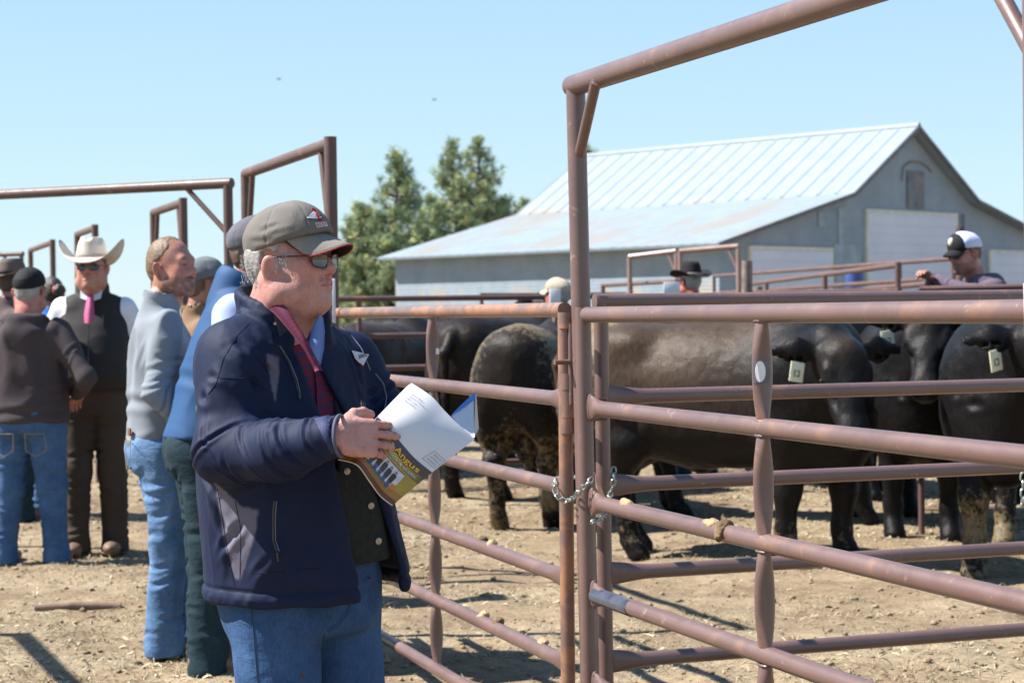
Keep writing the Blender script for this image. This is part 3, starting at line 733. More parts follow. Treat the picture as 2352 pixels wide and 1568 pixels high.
mb.add([p_ for p_ in pp] + [p_ + [0, .008, 0] for p_ in pp], [(0, 1, 2, 3, 4), (9, 8, 7, 6, 5)] + [(i, (i + 1) % 5, 5 + (i + 1) % 5, 5 + i) for i in range(5)]); mb.build('keeper_plate', PIPE_W, hk, False)

# --- further overhead frames down the same line
def overhead(pa, pb, ztop, label, r=.028, braces=(0, 1)):
    ta, tb = t_at(pa), t_at(pb); root = thing('overhead_gate', label, 'gate frame', tuple(LP(ta, 0)), 0, 'overhead pipe gate frames down the fence line')
    for t in (ta, tb): MB().tube([LP(t, -.1), LP(t, ztop + (.03 if t == ta else 0))], r, 16).build('post', PIPE_D, root)
    MB().tube([LP(ta, ztop), LP(tb, ztop)], r, 16).build('top_bar', PIPE_D, root)
    for k in braces:
        t0, s_ = ((ta, 1), (tb, -1))[k]; MB().tube([LP(t0, ztop - .5), LP(t0 + s_ * .18, ztop - .01)], .016, 10).build('brace', PIPE_D, root)
    return root
overhead(765, 570, 2.26, 'overhead pipe frame directly behind the cap of the man in the navy jacket', .029)
overhead(425, 357, 2.22, 'overhead pipe frame rising behind the bald man in the grey pullover')
overhead(222, 181, 2.26, 'small overhead pipe frame above the white cowboy hat', .03, ())
overhead(124, 73, 2.27, 'distant overhead pipe frame above the woman with the hair bun', .03, (0,))
def cross_frame(px, Y, top_py, dirv, L, label, br=True):
    tp = P(px, top_py, Y); d = np.asarray(dirv, float); d = d / np.linalg.norm(d); b0 = np.array([tp[0], tp[1], 0]); root = thing('overhead_gate', label, 'gate frame', tuple(b0), 0, 'overhead pipe gate frames across the alley')
    MB().tube([b0 - [0, 0, .1], tp], .028, 16).build('post', PIPE_D, root); e = tp + d * L
    MB().tube([e * [1, 1, 0] - [0, 0, .1], e], .028, 16).build('post', PIPE_D, root)
    MB().tube([tp - d * .028, e], .030, 16).build('top_bar', PIPE_D, root)
    if br:
        MB().tube([tp + d * .28 - [0, 0, .02], tp - [0, 0, .29]], .015, 10).build('brace', PIPE_D, root)
        MB().tube([e - d * .28 - [0, 0, .02], e - [0, 0, .29]], .015, 10).build('brace', PIPE_D, root)
cross_frame(523, 10.6, 421, (-8776, 4280, 0), 2.9, 'wide overhead pipe frame reaching out of the picture at left')
cross_frame(49, 23, 583, (-8776, 4280, 0), 3.0, 'far overhead pipe frame above the grey-brown cowboy hat', True)
# the frame beyond the left edge whose shadow lies on the ground
sx = 2.2 / math.tan(math.radians(SUN_EL)); q0 = P(45, 1455, 8.7); q0 = np.array([-2.30 - sx, 8.72, 0]); dl = np.array([.40, -.917, 0])
root = thing('overhead_gate', 'overhead pipe frame standing just outside the left edge that throws a bar of shadow', 'gate frame', tuple(q0))
MB().tube([q0, q0 + [0, 0, 2.2]], .03, 12).build('post', PIPE_D, root); MB().tube([q0 + [0, 0, 2.2], q0 + dl * 2.6 + [0, 0, 2.2]], .04, 12).build('top_bar', PIPE_D, root)
MB().tube([q0 + dl * 2.6, q0 + dl * 2.6 + [0, 0, 2.2]], .03, 12).build('post', PIPE_D, root)
# buried pipe in the alley
a, b_ = P(90, 1392, 1), P(275, 1388, 1)
def GP(px, py, z=0):
    r = ray(px, py); return np.array([0, 0, CAM_H]) + r * ((z - CAM_H) / r[2])
tag(MB().tube([GP(80, 1396) - [0, 0, .002], GP(180, 1392) + [0, 0, .004], GP(278, 1390) - [0, 0, .004]], .022, 12).build('ground_pipe', mat('dusty_pipe', (.20, .135, .10), .9, .3, 20)), 'thin pipe half buried in the dirt left of the jeans', 'pipe')

# --- pen panels further back
def panel(label, a, b, zs, posts=(0, 1), spind=(), r=.024, grp='far pen panels', mt=None, ptop=None):
    a, b = np.asarray(a, float), np.asarray(b, float); root = thing('pen_fence', label, 'fence panel', (a[0], a[1], 0), 0, grp); mt = mt or PIPE_D
    for z in zs: MB().tube([[a[0], a[1], z], [b[0], b[1], z]], r, 12).build('rail', mt, root)
    for t in posts:
        p_ = a + (b - a) * t; MB().tube([[p_[0], p_[1], -.05], [p_[0], p_[1], (ptop or zs[0]) + r * .7]], r * 1.08, 12).build('post', mt, root)
    for t in spind:
        p_ = a + (b - a) * t; MB().tube([[p_[0], p_[1], zs[-1]], [p_[0], p_[1], zs[0]]], r * .9, 10).build('spindle', mt, root)
    return root
ZP = [1.60, 1.29, 1.02, .75, .48, .2]
panel('pipe pen panel in front of the bulls at left, just above the near top rail', PZ(700, 15.4, 0), PZ(1275, 16.0, 0), ZP, (0, 1), (.22,))
panel('pipe pen panel behind the latch post, seen under the near top rail', PZ(1282, 16.0, 0), PZ(1700, 17.2, 0), ZP, (0, 1), (.5,))
panel('low pipe pen panel far beyond the black bulls, before the white barn wall', PZ(1110, 24, 0), PZ(1440, 26, 0), [1.70, 1.45, 1.2, .8, .4], (0, .35, 1), ())
def up(pts, label, pst, r=.028, grp='raised alley rails before the barn', vert=()):
    """raised rails of the loading alley, given by picture anchor and distance"""
    root = thing('rail_fence', label, 'fence', (pts[0][0][0], pts[0][0][1], 0), 0, grp)
    for a, b in pts: MB().tube([a, b], r, 10).build('rail', PIPE_D, root)
    for (a, z) in pst: MB().tube([[a[0], a[1], -.05], [a[0], a[1], z]], r, 10).build('post', PIPE_D, root)
A1, B1 = P(1640, 634, 30), P(2190, 594, 21.5); A2, B2 = P(1640, 674, 30), P(2150, 640, 21.5)
i_ = lambda A, B, px: A + (B - A) * ((px - 1640) / 550 if B is B1 else (px - 1640) / 510)
up([(A1, B1), (A2, B2)], 'raised alley fence whose top rail climbs towards the man in the white-backed cap', [(A1, A1[2]), (i_(A1, B1, 2095), i_(A1, B1, 2095)[2]), (B1, B1[2])])
A3, B3 = P(1700, 655, 26), P(2062, 609, 18.5); A4, B4 = P(1700, 690, 26), P(2130, 652, 18.5)
up([(A3, B3), (A4, B4)], 'raised pipe fence with square posts in front of the blue barrel', [(A3 + (B3 - A3) * .22, (A3 + (B3 - A3) * .22)[2]), (A3 + (B3 - A3) * .62, (A3 + (B3 - A3) * .62)[2]), (B3, B3[2] + .03)], .03)
up([(P(1735, 672, 14.5), P(2062, 668, 14.2)), ], 'pale top rail of a pen panel left of the leaning man', [(P(1735, 672, 14.5), P(1735, 672, 14.5)[2]), (P(2062, 668, 14.2), P(2062, 668, 14.2)[2])], .02)
LR0, LR1 = P(2112, 664, 12.2), P(2480, 655, 12.0)
up([(LR0, LR1), (LR0 - [0, 0, .32], LR1 - [0, 0, .32]), (LR0 - [0, 0, .64], LR1 - [0, 0, .64])], 'pipe fence rail that the man in the white-backed cap leans on', [(LR0, LR0[2]), (LR1, LR1[2])], .021)
def small_frame(pa, pb, ya, yb, Y, label, brace=None):
    a, b = P(pa, ya, Y), P(pb, yb, Y * .985); root = thing('overhead_gate', label, 'gate frame', (a[0], a[1], 0), 0, 'twin overhead frames before the barn')
    for p_ in (a, b): MB().tube([[p_[0], p_[1], -.05], p_], .03, 10).build('post', PIPE_FAR, root)
    MB().tube([a, b], .034, 10).build('top_bar', PIPE_FAR, root)
    MB().tube([b + (a - b) * .18, b - [0, 0, .28]], .022, 8).build('brace', PIPE_FAR, root)
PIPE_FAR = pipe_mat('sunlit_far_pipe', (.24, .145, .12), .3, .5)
small_frame(1446, 1554, 590, 577, 22.4, 'left one of the twin overhead pipe frames, nearer the tall gatepost')
small_frame(1562, 1696, 577, 566, 22.0, 'right one of the twin overhead pipe frames, above the black cowboy hat')
panel('pen panel with sagging top rail between the tall gatepost and the black cowboy hat', P(1385, 668, 24), P(1555, 652, 21.5), [1.80, 1.62, 1.3, .9, .5], (0, .4, 1), (), .026)
WOOD = mat('weathered_wood', (.20, .155, .125), .9, .4, 9, .5, 40)
tag(MB().tube([PZ(1717, 17, -.05), PZ(1716, 17, P(1716, 599, 17)[2])], [.052, .048], 14).build('wooden_post', WOOD), 'weathered round wooden post right of the black cowboy hat', 'post')
tag(MB().tube([PZ(2207, 17, -.05), PZ(2206, 17, P(2206, 522, 17)[2])], [.042, .042], 14).build('pipe_post', PIPE_D), 'brown pipe post standing directly behind the white-backed cap', 'post')
tag(MB().tube([PZ(1742, 15, -.05), PZ(1742, 15, P(1742, 658, 15)[2])], .035, 10).build('wooden_post', WOOD), 'short wooden stub beside the weathered post', 'post')
# small things in the pens
bl = mat('blue_plastic', (.03, .07, .24), .45, .15, 4)
o = thing('barrel', 'blue plastic barrel behind a fence post before the barn door', 'barrel', tuple(PZ(1965, 38, 0)))
bz = P(1965, 652, 38)[2]; bt = P(1965, 620, 38)[2]; c_ = PZ(1965, 38, 0)
MB().tube([[c_[0], c_[1], zz] for zz in (bz - .5, bz - .4, bz, (bz + bt) / 2, bt - .02, bt)], [.17, .18, .175, .19, .175, .16], 20).build('drum', bl, o)
MB().tube([[c_[0], c_[1], 0], [c_[0], c_[1], bz - .5]], .15, 12).build('stand', WOOD, o)
for zz in (bz + .02, bt - .05): MB().tube([[c_[0], c_[1], zz], [c_[0], c_[1], zz + .02]], .195, 20).build('hoop', bl, o)
WHT = mat('white_board', (.74, .74, .76), .55, .08, 5)
def signboard(name, label, px0, px1, py0, py1, Y, post=True, th=.02, cat='sign'):
    a, b = P(px0, py0, Y), P(px1, py1, Y); root = thing(name, label, cat, ((a[0] + b[0]) / 2, Y, 0))
    MB().box(((a + b) / 2), abs(b[0] - a[0]), th, abs(a[2] - b[2]), bevel=.003).build('board', WHT, root)
    if post: MB().tube([[(a[0] + b[0]) / 2, Y + th / 2 + .02, 0], [(a[0] + b[0]) / 2, Y + th / 2 + .02, a[2] - .02]], .018, 8).build('post', WOOD, root)
    return root
signboard('white_sign', 'small white card left of the black cowboy hat', 1524, 1562, 648, 676, 16.0)
signboard('white_sign', 'white board with a dark edge left of the beige cap by the tall gatepost', 1262, 1288, 664, 700, 13.5, th=.1)
so_ = signboard('white_sign', 'narrow white board wired to the far tall post behind the older man’s chin', 763, 771, 640, 742, 8.36, False)
sg = thing('white_sign', 'weathered white wooden board hung on the front panel at the right edge', 'sign', tuple(LP(-2.27, 0)))
a = P(2343, 648, 3.50); b_ = P(2350, 936, 3.50)
CHIP = mat('chipped_white_wood', (.66, .68, .66), .7, .25, 25, .4, 60)
MB().box((a + b_) / 2 + np.array([.10, -.03, 0]), .2, .016, a[2] - b_[2], R=roty(-.02), bevel=.002).build('board', CHIP, sg)
chain('chain', 'rusty brown chain hanging below the white board at the right edge', [P(2352, 1085, 3.55), P(2349, 1105, 3.55), P(2351, 1128, 3.55), P(2348, 1160, 3.55)], None, .0022, .020)
# two birds far up
bm_ = mat('bird_dark', (.05, .05, .06), .8)
for px, py, lb in ((640, 182, 'tiny dark bird high in the left half of the sky'), (997, 229, 'tiny dark bird in mid sky above the pines')):
    c_ = P(px, py, 60); f = Field(c_ - .25, c_ + .25, .012); f.ell(c_, (.07, .025, .022), .01); f.cone(c_, c_ + [-.02, .1, .05], .018, .006, .02, flat=((0, 0, 1), .5)); f.cone(c_, c_ + [-.02, -.1, .05], .018, .006, .02, flat=((0, 0, 1), .5)); f.ell(c_ + [.075, 0, .01], (.02, .016, .016), .01)
    V, Q = f.mesh(); tag(meshobj('bird', V, Q, bm_), lb, 'bird', 'birds in the sky')
# ------------------------------------------------------------------ black bulls
def hide_mat():
    m, nt, b = new_mat('black_hide'); co = ocoord(nt)
    a = nt.nodes.new('ShaderNodeVertexColor'); a.layer_name = 'Col'
    hair = noise(nt, co, 60, 4, .6, .6, (1, 1, .35)); md = noise(nt, co, 26, 6, .75)
    v = mixc(nt, 1, a.outputs[0], ramp(nt, hair, [(.3, (.7, .7, .7)), (.7, (1.3, 1.3, 1.3))]), 'MULTIPLY')
    mk = mathn(nt, 'MULTIPLY', a.outputs['Alpha'], 1.0)
    mask = ramp(nt, mathn(nt, 'ADD', mathn(nt, 'MULTIPLY', mk, .62), mathn(nt, 'SUBTRACT', md, .5)), [(.33, (0, 0, 0)), (.48, (1, 1, 1))])
    v = mixc(nt, mathn(nt, 'MULTIPLY', mask, .85), v, ramp(nt, hair, [(.3, (.11, .082, .045)), (.7, (.25, .195, .11))]))
    nt.links.new(v, b.inputs['Base Color']); b.inputs['Roughness'].default_value = .46; b.inputs['Specular IOR Level'].default_value = .15
    
    q = bump(nt, b, noise(nt, co, 16, 5, .6, 1.2, (1, 1, .6)), .12, .03); bump(nt, b, noise(nt, co, 90, 5, .6, 1, (1, 1, .4)), .35, .010, q)
    return m
HIDE = hide_mat()
HOOF = mat('hoof', (.09, .07, .055), .7, .4, 30)
TAGY = mat('ear_tag_cream', (.72, .70, .50), .5, .06, 20); TAGI = mat('tag_ink', (.15, .16, .14), .6)
def bull(label, x, y, yaw, size=1.0, head=(.62, 0, -.12), hyaw=0.0, hpitch=.45, mud=(.3, .5, .2), dust=.0, tag_side=None, seed=1, legs=None, ears=True, h=.016, tail=True, tagtext=True):
    """local axes: +x forward, +y left; head = offset of the poll from the withers"""
    rg = np.random.default_rng(seed); f = Field((-1.45, -.75, -.02), (1.75, .75, 1.75), h)
    E = lambda c, r, k=.12, R=None: f.ell(c, r, k, R)
    # trunk
    E((-.05, 0, .98), (.82, .335, .40), .0); E((.48, 0, .98), (.42, .30, .44)); E((-.62, 0, 1.04), (.40, .315, .35), .14)
    E((.55, 0, 1.22), (.30, .15, .20), .16); E((.0, 0, .78), (.70, .27, .24), .14); E((.68, 0, .72), (.24, .20, .26), .14)
    E((-.80, 0, 1.22), (.20, .22, .14), .12)
    for s in (1, -1):
        E((-.50, .21 * s, 1.25), (.13, .09, .08), .14); E((-.70, .19 * s, .88), (.27, .155, .36), .1); E((.55, .22 * s, .92), (.22, .13, .32), .1)
    # legs: (hip joint, knee/stifle, hock, fetlock, hoof)
    lg = legs or [(0, 0, 0, 0)] * 1
    dl = legs or (0.0, .12, -.05, .08)
    for i, s in ((0, 1), (1, -1)):
        o = dl[i]; f.chain([(-.66, .17 * s, .78), (-.62 + o * .5, .185 * s, .66), (-.80 + o, .17 * s, .47), (-.745 + o, .17 * s, .20), (-.725 + o, .17 * s, .10)], [.17, .135, .068, .05, .062], .05)
        f.cone((-.70 + o, .17 * s, .075), (-.665 + o, .17 * s, .02), .062, .07, .02)
        o = dl[2 + i]; f.chain([(.58, .17 * s, .82), (.57 + o * .5, .165 * s, .66), (.60 + o, .16 * s, .42), (.585 + o, .16 * s, .20), (.60 + o, .16 * s, .10)], [.15, .115, .070, .052, .062], .05)
        f.cone((.62 + o, .16 * s, .075), (.65 + o, .16 * s, .02), .062, .07, .02)
    f.chain([(-.25, 0, .62), (-.12, 0, .56), (-.02, 0, .60)], [.06, .05, .04], .06); E((-.60, 0, .56), (.08, .07, .13), .05)
    # neck and head
    W_ = np.array([.62, 0, 1.16]); pol = W_ + np.array(head)
    R = rotz(hyaw) @ roty(hpitch); H = lambda p: pol + R @ (np.array(p, float) * 1.1)
    f.cone(W_ - [.06, 0, .12], H((-.10, 0, -.10)), .26, .125, .14); f.cone((.72, 0, .82), H((.02, 0, -.22)), .20, .085, .12)
    f.ell(H((.02, 0, -.06)), (.13, .135, .15), .07, R); f.cone(H((.05, 0, -.05)), H((.34, 0, -.09)), .135, .082, .06)
    f.cone(H((.06, 0, -.17)), H((.32, 0, -.135)), .095, .062, .05)
    f.ell(H((.40, 0, -.10)), (.085, .098, .078), .05, R); f.ell(H((.385, 0, -.165)), (.07, .066, .03), .03, R)
    for s in (1, -1):
        f.ell(H((.13, .105 * s, -.02)), (.05, .03, .028), .03, R); f.ell(H((.14, .132 * s, -.045)), (.022, .012, .015), .012, R, sub=True)
        f.ell(H((.465, .045 * s, -.085)), (.025, .024, .018), .010, R, sub=True)
        f.cone(H((.10, .10 * s, .005)), H((.20, .075 * s, -.01)), .028, .018, .03); f.ell(H((.24, .075 * s, -.055)), (.06, .018, .03), .03, R, sub=True)
        if ears:
            er = H((-.02, .13 * s, -.03)); et = H((-.05, .33 * s, -.075)); f.cone(er, er + (et - er) * .35, .04, .062, .03, flat=(R @ np.array([.6, 0, 1.]), .5))
            f.cone(er + (et - er) * .4, et, .078, .028, .03, flat=(R @ np.array([.6, 0, 1.]), .38)); f.cone(er + (et - er) * .35 + R @ np.array([.035, 0, -.01]), er + (et - er) * .85 + R @ np.array([.03, 0, -.01]), .016, .009, .012, sub=True)
    if tail: f.chain([(-1.0, 0, 1.24), (-1.09, .01, 1.12), (-1.07, .02, .8), (-1.05, .03, .58)], [.055, .04, .026, .022], .03); f.cone((-1.05, .03, .58), (-1.06, .04, .34), .045, .03, .03)
    V, Q = f.mesh(); V = relax(V, Q, 1); V = wrinkle(V, Q, .006, 5, seed, False); N = vnormals(V, Q)
    V = V + N * (vnoise(V, 28, seed) * .0025)[:, None]
    # neck folds
    fo = [((.72 + q * .09, -.3, 1.0 - q * .05), (.80 + q * .06, .3, 1.0 - q * .05), .022, .012) for q in range(3)] + [((-.42, s * .3, .75), (-.35, s * .33, 1.0), .05, .02) for s in (1, -1)]
    V = folds(V, Q, fo)
    n1 = vnoise(V, 2.2, seed + 3) * .5 + .5; n2 = vnoise(V, 6, seed + 4) * .5 + .5
    col = np.tile([.0040, .0036, .0040], (len(V), 1)) * (1 + .5 * n1[:, None])
    top = np.clip((V[:, 2] - .70) / .5, 0, 1) * np.clip((.42 + .25 * n1 - V[:, 0]) / .35, 0, 1)
    dm = np.clip(dust * .85 * (top * 1.15 + .04) * (.35 + .9 * n1), 0, 1)[:, None]
    col = col * (1 - dm) + np.array([.062, .041, .027]) * dm
    mz = np.exp(-((V - H((.44, 0, -.10))) ** 2).sum(1) / .0065)[:, None]; col = col * (1 - mz) + np.array([.030, .029, .031]) * mz
    for s in (1, -1):
        ey = np.exp(-((V - H((.14, .128 * s, -.045))) ** 2).sum(1) / .0012)[:, None]; col = col * (1 - ey) + np.array([.022, .019, .018]) * ey
    pz = np.exp(-((V - H((.02, 0, .05))) ** 2).sum(1) / .009)[:, None]; col = col * (1 - .8 * pz) + np.array([.050, .036, .024]) * .8 * pz
    fz = np.exp(-((V - H((.20, 0, -.03))) ** 2).sum(1) / .016)[:, None]; col = col * (1 - .6 * fz) + np.array([.017, .0165, .018]) * .6 * fz
    mudm = mud[0] * np.clip(1 - np.abs(V[:, 0] + .78) / .32, 0, 1) * np.clip((V[:, 2] - .35) * 2, 0, 1) + mud[1] * np.clip((.75 - V[:, 2]) / .5, 0, 1) * (.4 + n2) + mud[2] * top * n2
    col = np.column_stack([col, np.clip(mudm, 0, 1)])
    M = rotz(yaw) * 1.0; Wd = lambda A: (np.asarray(A) * size) @ M.T + np.array([x, y, 0])
    root = thing('bull', label, 'bull', (x, y, 0), yaw, 'black bulls in the pens')
    meshobj('body', Wd(V), Q, HIDE, root, True, col.astype(np.float32))
    hf = MB()
    for s in (1, -1):
        eb = H((.14, .126 * s, -.045)); sp = []
        g = MB(); g.tube([eb - R @ np.array([0, .016 * s, 0]), eb, eb + R @ np.array([0, .010 * s, 0])], [.014, .016, .006], 10)
        g.v = [Wd(q) for q in g.v]; g.build('eye', mat('bull_eye', (.012, .008, .006), .12), root)
        if tag_side and s in tag_side:
            c_ = H((-.01, .22 * s, -.07)) + rotz(hyaw) @ np.array([.035, 0, -.075]); g = MB(); g.box((0, 0, 0), .007, .080, .105, bevel=.003); Rt = rotz(hyaw) @ rotz(-.25 * s + rg.uniform(-.3, .3)) @ rotx(.12 * s + rg.uniform(-.2, .35))
            g.v = [Wd(q @ Rt.T + c_) for q in g.v]; tg = g.build('ear_tag', TAGY, root)
            g = MB()
            for (yy, zz, a, b_) in ((-.016, 0, .006, .036), (.004, .014, .02, .006), (.012, 0, .006, .034), (.004, -.014, .02, .006)): g.box((.006, yy, zz - .008), .002, a, b_)
            g.v = [Wd(q @ Rt.T + c_) for q in g.v]; g.build('number', TAGI, tg, False)
    return root
def at(px, Y): r = PZ(px, Y, 0); return r[0], r[1]
D = math.radians
BULLS = 1
x_, y_ = at(1655, 11.0)
bull('dusty brown-backed bull nearest the gate, muddy hind leg, head turned to the camera', x_, y_, D(-33), 1.02, head=(.36, -.50, .06), hyaw=D(-44), hpitch=1.0, mud=(.9, .5, .25), dust=1.0, tag_side=(-1,), seed=2, legs=(0.05, .22, .1, -.1), h=.014)
x_, y_ = at(2075, 12.5)
bull('black bull facing the camera with drooping tagged ears, between two others', x_, y_, D(-92), 1.03, head=(.60, -.05, .20), hyaw=D(-16), hpitch=.85, mud=(.2, .3, .1), dust=.1, tag_side=(-1,), seed=5, legs=(0, .1, .1, -.02), h=.014)
x_, y_ = at(2350, 10.75)
bull('thick-necked black bull cut off by the white board, cream tag in its ear', x_, y_, D(-112), 1.06, head=(.42, .22, .10), hyaw=D(38), hpitch=.6, mud=(.2, .75, .1), dust=.12, tag_side=(-1,), seed=7, h=.014)
x_, y_ = at(1188, 15.2)
bull('black bull seen from behind with its tail hanging, beside the wide spindle', x_, y_, D(62), 1.04, head=(.55, 0, -.1), mud=(.3, .5, .1), dust=.25, seed=9, ears=True)
x_, y_ = at(1262, 13.3)
bull('bull with a mud-caked yellowish rump right behind the latch post', x_, y_, D(74), 1.0, head=(.5, 0, -.2), mud=(.86, .8, .1), dust=.3, seed=11, tail=False)
x_, y_ = at(905, 17.6)
bull('dark bull at far left of the pen showing its rump beside the navy jacket', x_, y_, D(70), 1.0, head=(.5, 0, -.2), mud=(.2, .3, .2), dust=.6, seed=13)
x_, y_ = at(1000, 18.2)
bull('brown-dusted bull standing broadside behind the swollen spindle', x_, y_, D(8), 1.0, head=(.5, .1, -.15), mud=(.2, .3, .3), dust=.9, seed=15)
x_, y_ = at(1035, 19.8)
bull('bull lifting its head over the herd against the pale barn wall', x_, y_, D(-20), 1.05, head=(.38, 0, .36), hyaw=D(-20), hpitch=.25, mud=(.1, .2, .1), dust=.15, seed=17)
x_, y_ = at(1760, 13.1)
bull('bull mostly hidden behind the dusty one, only its back and legs showing', x_, y_, D(-15), 1.0, head=(.5, 0, -.2), mud=(.3, .4, .2), dust=.35, seed=19)
x_, y_ = at(2235, 14.6)
bull('bull in the back row below the man leaning on the rail', x_, y_, D(170), 1.0, head=(.5, 0, -.1), mud=(.3, .4, .2), dust=.8, seed=23)
x_, y_ = at(1655, 19.2)
bull('greyish bull behind the man in the black cowboy hat', x_, y_, D(12), 1.1, head=(.42, .1, .18), hyaw=D(-60), hpitch=.3, mud=(.1, .2, .5), dust=.4, seed=27)
x_, y_ = at(1905, 15.0)
bull('dark bull between the hidden one and the camera-facing one', x_, y_, D(-60), 1.0, head=(.5, .0, -.2), mud=(.1, .2, .2), dust=.2, seed=29)
# ------------------------------------------------------------------ people
def skin_mat():
    m, nt, b = new_mat('skin'); co = ocoord(nt)
    a = nt.nodes.new('ShaderNodeVertexColor'); a.layer_name = 'Col'
    n1 = ramp(nt, noise(nt, co, 26, 6, .72), [(.32, (.80, .66, .64)), (.52, (1, .98, .98)), (.7, (1.08, 1.12, 1.12))]); n2 = ramp(nt, noise(nt, co, 240, 3), [(.28, (.80, .74, .73)), (.42, (1, 1, 1))])
    v = mixc(nt, 1, mixc(nt, 1, a.outputs[0], n1, 'MULTIPLY'), n2, 'MULTIPLY')
    nt.links.new(v, b.inputs['Base Color']); b.inputs['Roughness'].default_value = .48; b.inputs['Specular IOR Level'].default_value = .4
    b.inputs['Subsurface Weight'].default_value = .06; b.inputs['Subsurface Radius'].default_value = (.012, .004, .002); b.inputs['Subsurface Scale'].default_value = .6
    q = bump(nt, b, noise(nt, co, 90, 4, .6), .25, .003); bump(nt, b, noise(nt, co, 420, 4), .3, .0015, q); return m
SKIN = skin_mat()
def hair_mat(name, c1, c2, sc_=150):
    m, nt, b = new_mat(name); co = ocoord(nt); h = noise(nt, co, sc_, 4, .6, .4, (.35, .35, 1.6))
    nt.links.new(ramp(nt, h, [(.3, c1), (.7, c2)]), b.inputs['Base Color']); b.inputs['Roughness'].default_value = .55; bump(nt, b, h, .8, .004); return m
H_GREY = hair_mat('grey_hair', (.20, .19, .18), (.42, .405, .385), 90); H_BLOND = hair_mat('sandy_hair', (.20, .11, .055), (.40, .25, .14)); H_DARK = hair_mat('dark_hair', (.018, .013, .012), (.06, .045, .04)); H_BROWN = hair_mat('brown_hair', (.07, .045, .03), (.16, .11, .08))
def cloth(name, col, rough=.85, bs=.35, sc_=220, sheen=.0, var=.1, spec=.25): return mat(name, col, rough, var, 5, bs, sc_, .003, sheen=sheen, spec=spec)
def denim(name, lo, hi):
    m, nt, b = new_mat(name); co = ocoord(nt)
    n1 = noise(nt, co, 5, 5, .65); n2 = noise(nt, co, 260, 3, .7, 0, (1, 1, .3)); n3 = noise(nt, co, 14, 4, .6, .5, (1, 1, 2.2))
    v = ramp(nt, n1, [(.30, lo), (.66, hi)]); v = mixc(nt, 1, v, ramp(nt, n2, [(.3, (.72, .74, .78)), (.7, (1.2, 1.18, 1.15))]), 'MULTIPLY')
    nt.links.new(v, b.inputs['Base Color']); b.inputs['Roughness'].default_value = .88; b.inputs['Specular IOR Level'].default_value = .2
    q = bump(nt, b, n3, .5, .012); bump(nt, b, n2, .3, .002, q); return m
JEAN = denim('blue_denim', (.030, .075, .165), (.075, .155, .30)); JEAN2 = denim('light_denim', (.055, .115, .22), (.15, .26, .44)); JEAN3 = denim('dark_denim', (.008, .022, .030), (.02, .043, .055))
BOOT = mat('boot_leather', (.17, .10, .065), .6, .3, 12, .3, 80); STITCH = mat('seam_thread', (.30, .22, .12), .8)
GLASS = mat('sunglass_lens', (.015, .016, .017), .05, .1, 5, spec=.8); FRAMEM = mat('glasses_frame', (.02, .02, .02), .3)
BUTTON = mat('button_metal', (.35, .30, .26), .35, .15, 60, metal=.8); ZIP = mat('zip_black', (.025, .025, .03), .4, .2, 60)

def head_field(h, o):
    """head in its own frame: +x face, +y left, z up; eyes at z=0"""
    fat = o.get('fat', 0); ez = o.get('earz', -.020); f = Field((-.15, -.125, -.24), (.155, .125, .15), h); E = f.ell; Cn = f.cone
    E((-.012, 0, .028), (.098, .077, .092)); E((.032, 0, -.038), (.070, .062 + .008 * fat, .085), .035)
    for s in (1, -1):
        f.chain([(-.015, (.056 + .010 * fat) * s, -.055), (.012, (.052 + .012 * fat) * s, -.085 - .008 * fat), (.080, .016 * s, -.110)], [.020 + .006 * fat, .022 + .008 * fat, .017], .035)
        E((.060, .036 * s, -.030), (.031, .026, .027), .025); E((.050, .045 * s, -.070 - .01 * fat), (.030, .020 + .006 * fat, .028), .03)
    E((.091, 0, -.106), (.020, .023, .019), .02); E((.088, 0, -.070), (.022, .030, .022), .02)
    if fat: E((.022, 0, -.130), (.054, .050, .028 + .005 * fat), .04); E((-.055, 0, -.13), (.045, .060, .05), .04)
    Cn((.079, -.034, .021), (.079, .034, .021), .015, .015, .022)
    Cn((.088, 0, .012), (.113, 0, -.026), .0090, .0130, .012); E((.111, 0, -.030), (.0155, .0150, .0130), .008)
    for s in (1, -1):
        E((.099, .0150 * s, -.037), (.0125, .0080, .0092), .006); E((.102, .033 * s, -.002), (.018, .017, .0105), .014, sub=True)
        E((.080, .031 * s, -.001), (.0125, .0135, .0115), .004); E((.105, .0065 * s, -.0445), (.006, .0035, .003), .003, sub=True)
        # lids, brows
        Cn((.089, .022 * s, .0085), (.085, .041 * s, .006), .0042, .004, .005)
        # ear
        q = o.get('ear', 1.0); ec = np.array([-.008 + o.get('earx', 0), (.080 + .004 * fat) * s, ez]); R = rotz(-.42 * s) @ rotx(-.12 * s) @ roty(-.2)
        E(ec + [-.004, .006 * s, 0], (.021 * q, .0085, .034 * q), .006, R); E(ec + [.003, .0145 * s, .002], (.0120 * q, .009, .022 * q), .003, R, sub=True)
        E(ec + [.010, .004 * s, -.004], (.006, .006, .009), .004)
    Cn((.103, -.018, -.0620), (.103, .018, -.0620), .0054, .0054, .006); Cn((.1070, -.004, -.0605), (.1070, .004, -.0605), .0060, .0060, .005); Cn((.1030, -.013, -.0715), (.1030, .013, -.0715), .0064, .0064, .006)
    f.chain([(.094, -.030, -.0700), (.1095, -.013, -.0665), (.1135, 0, -.0660), (.1095, .013, -.0665), (.094, .030, -.0700)], [.0022, .0024, .0024, .0024, .0022], .003, True)
    Cn((-.022, 0, -.06), (-.048, 0, -.20), .056 + .012 * fat, .062 + .014 * fat, .035)
    Cn((.010, 0, -.118), (-.014, 0, -.20), .030 + .012 * fat, .036 + .014 * fat, .04)
    return f
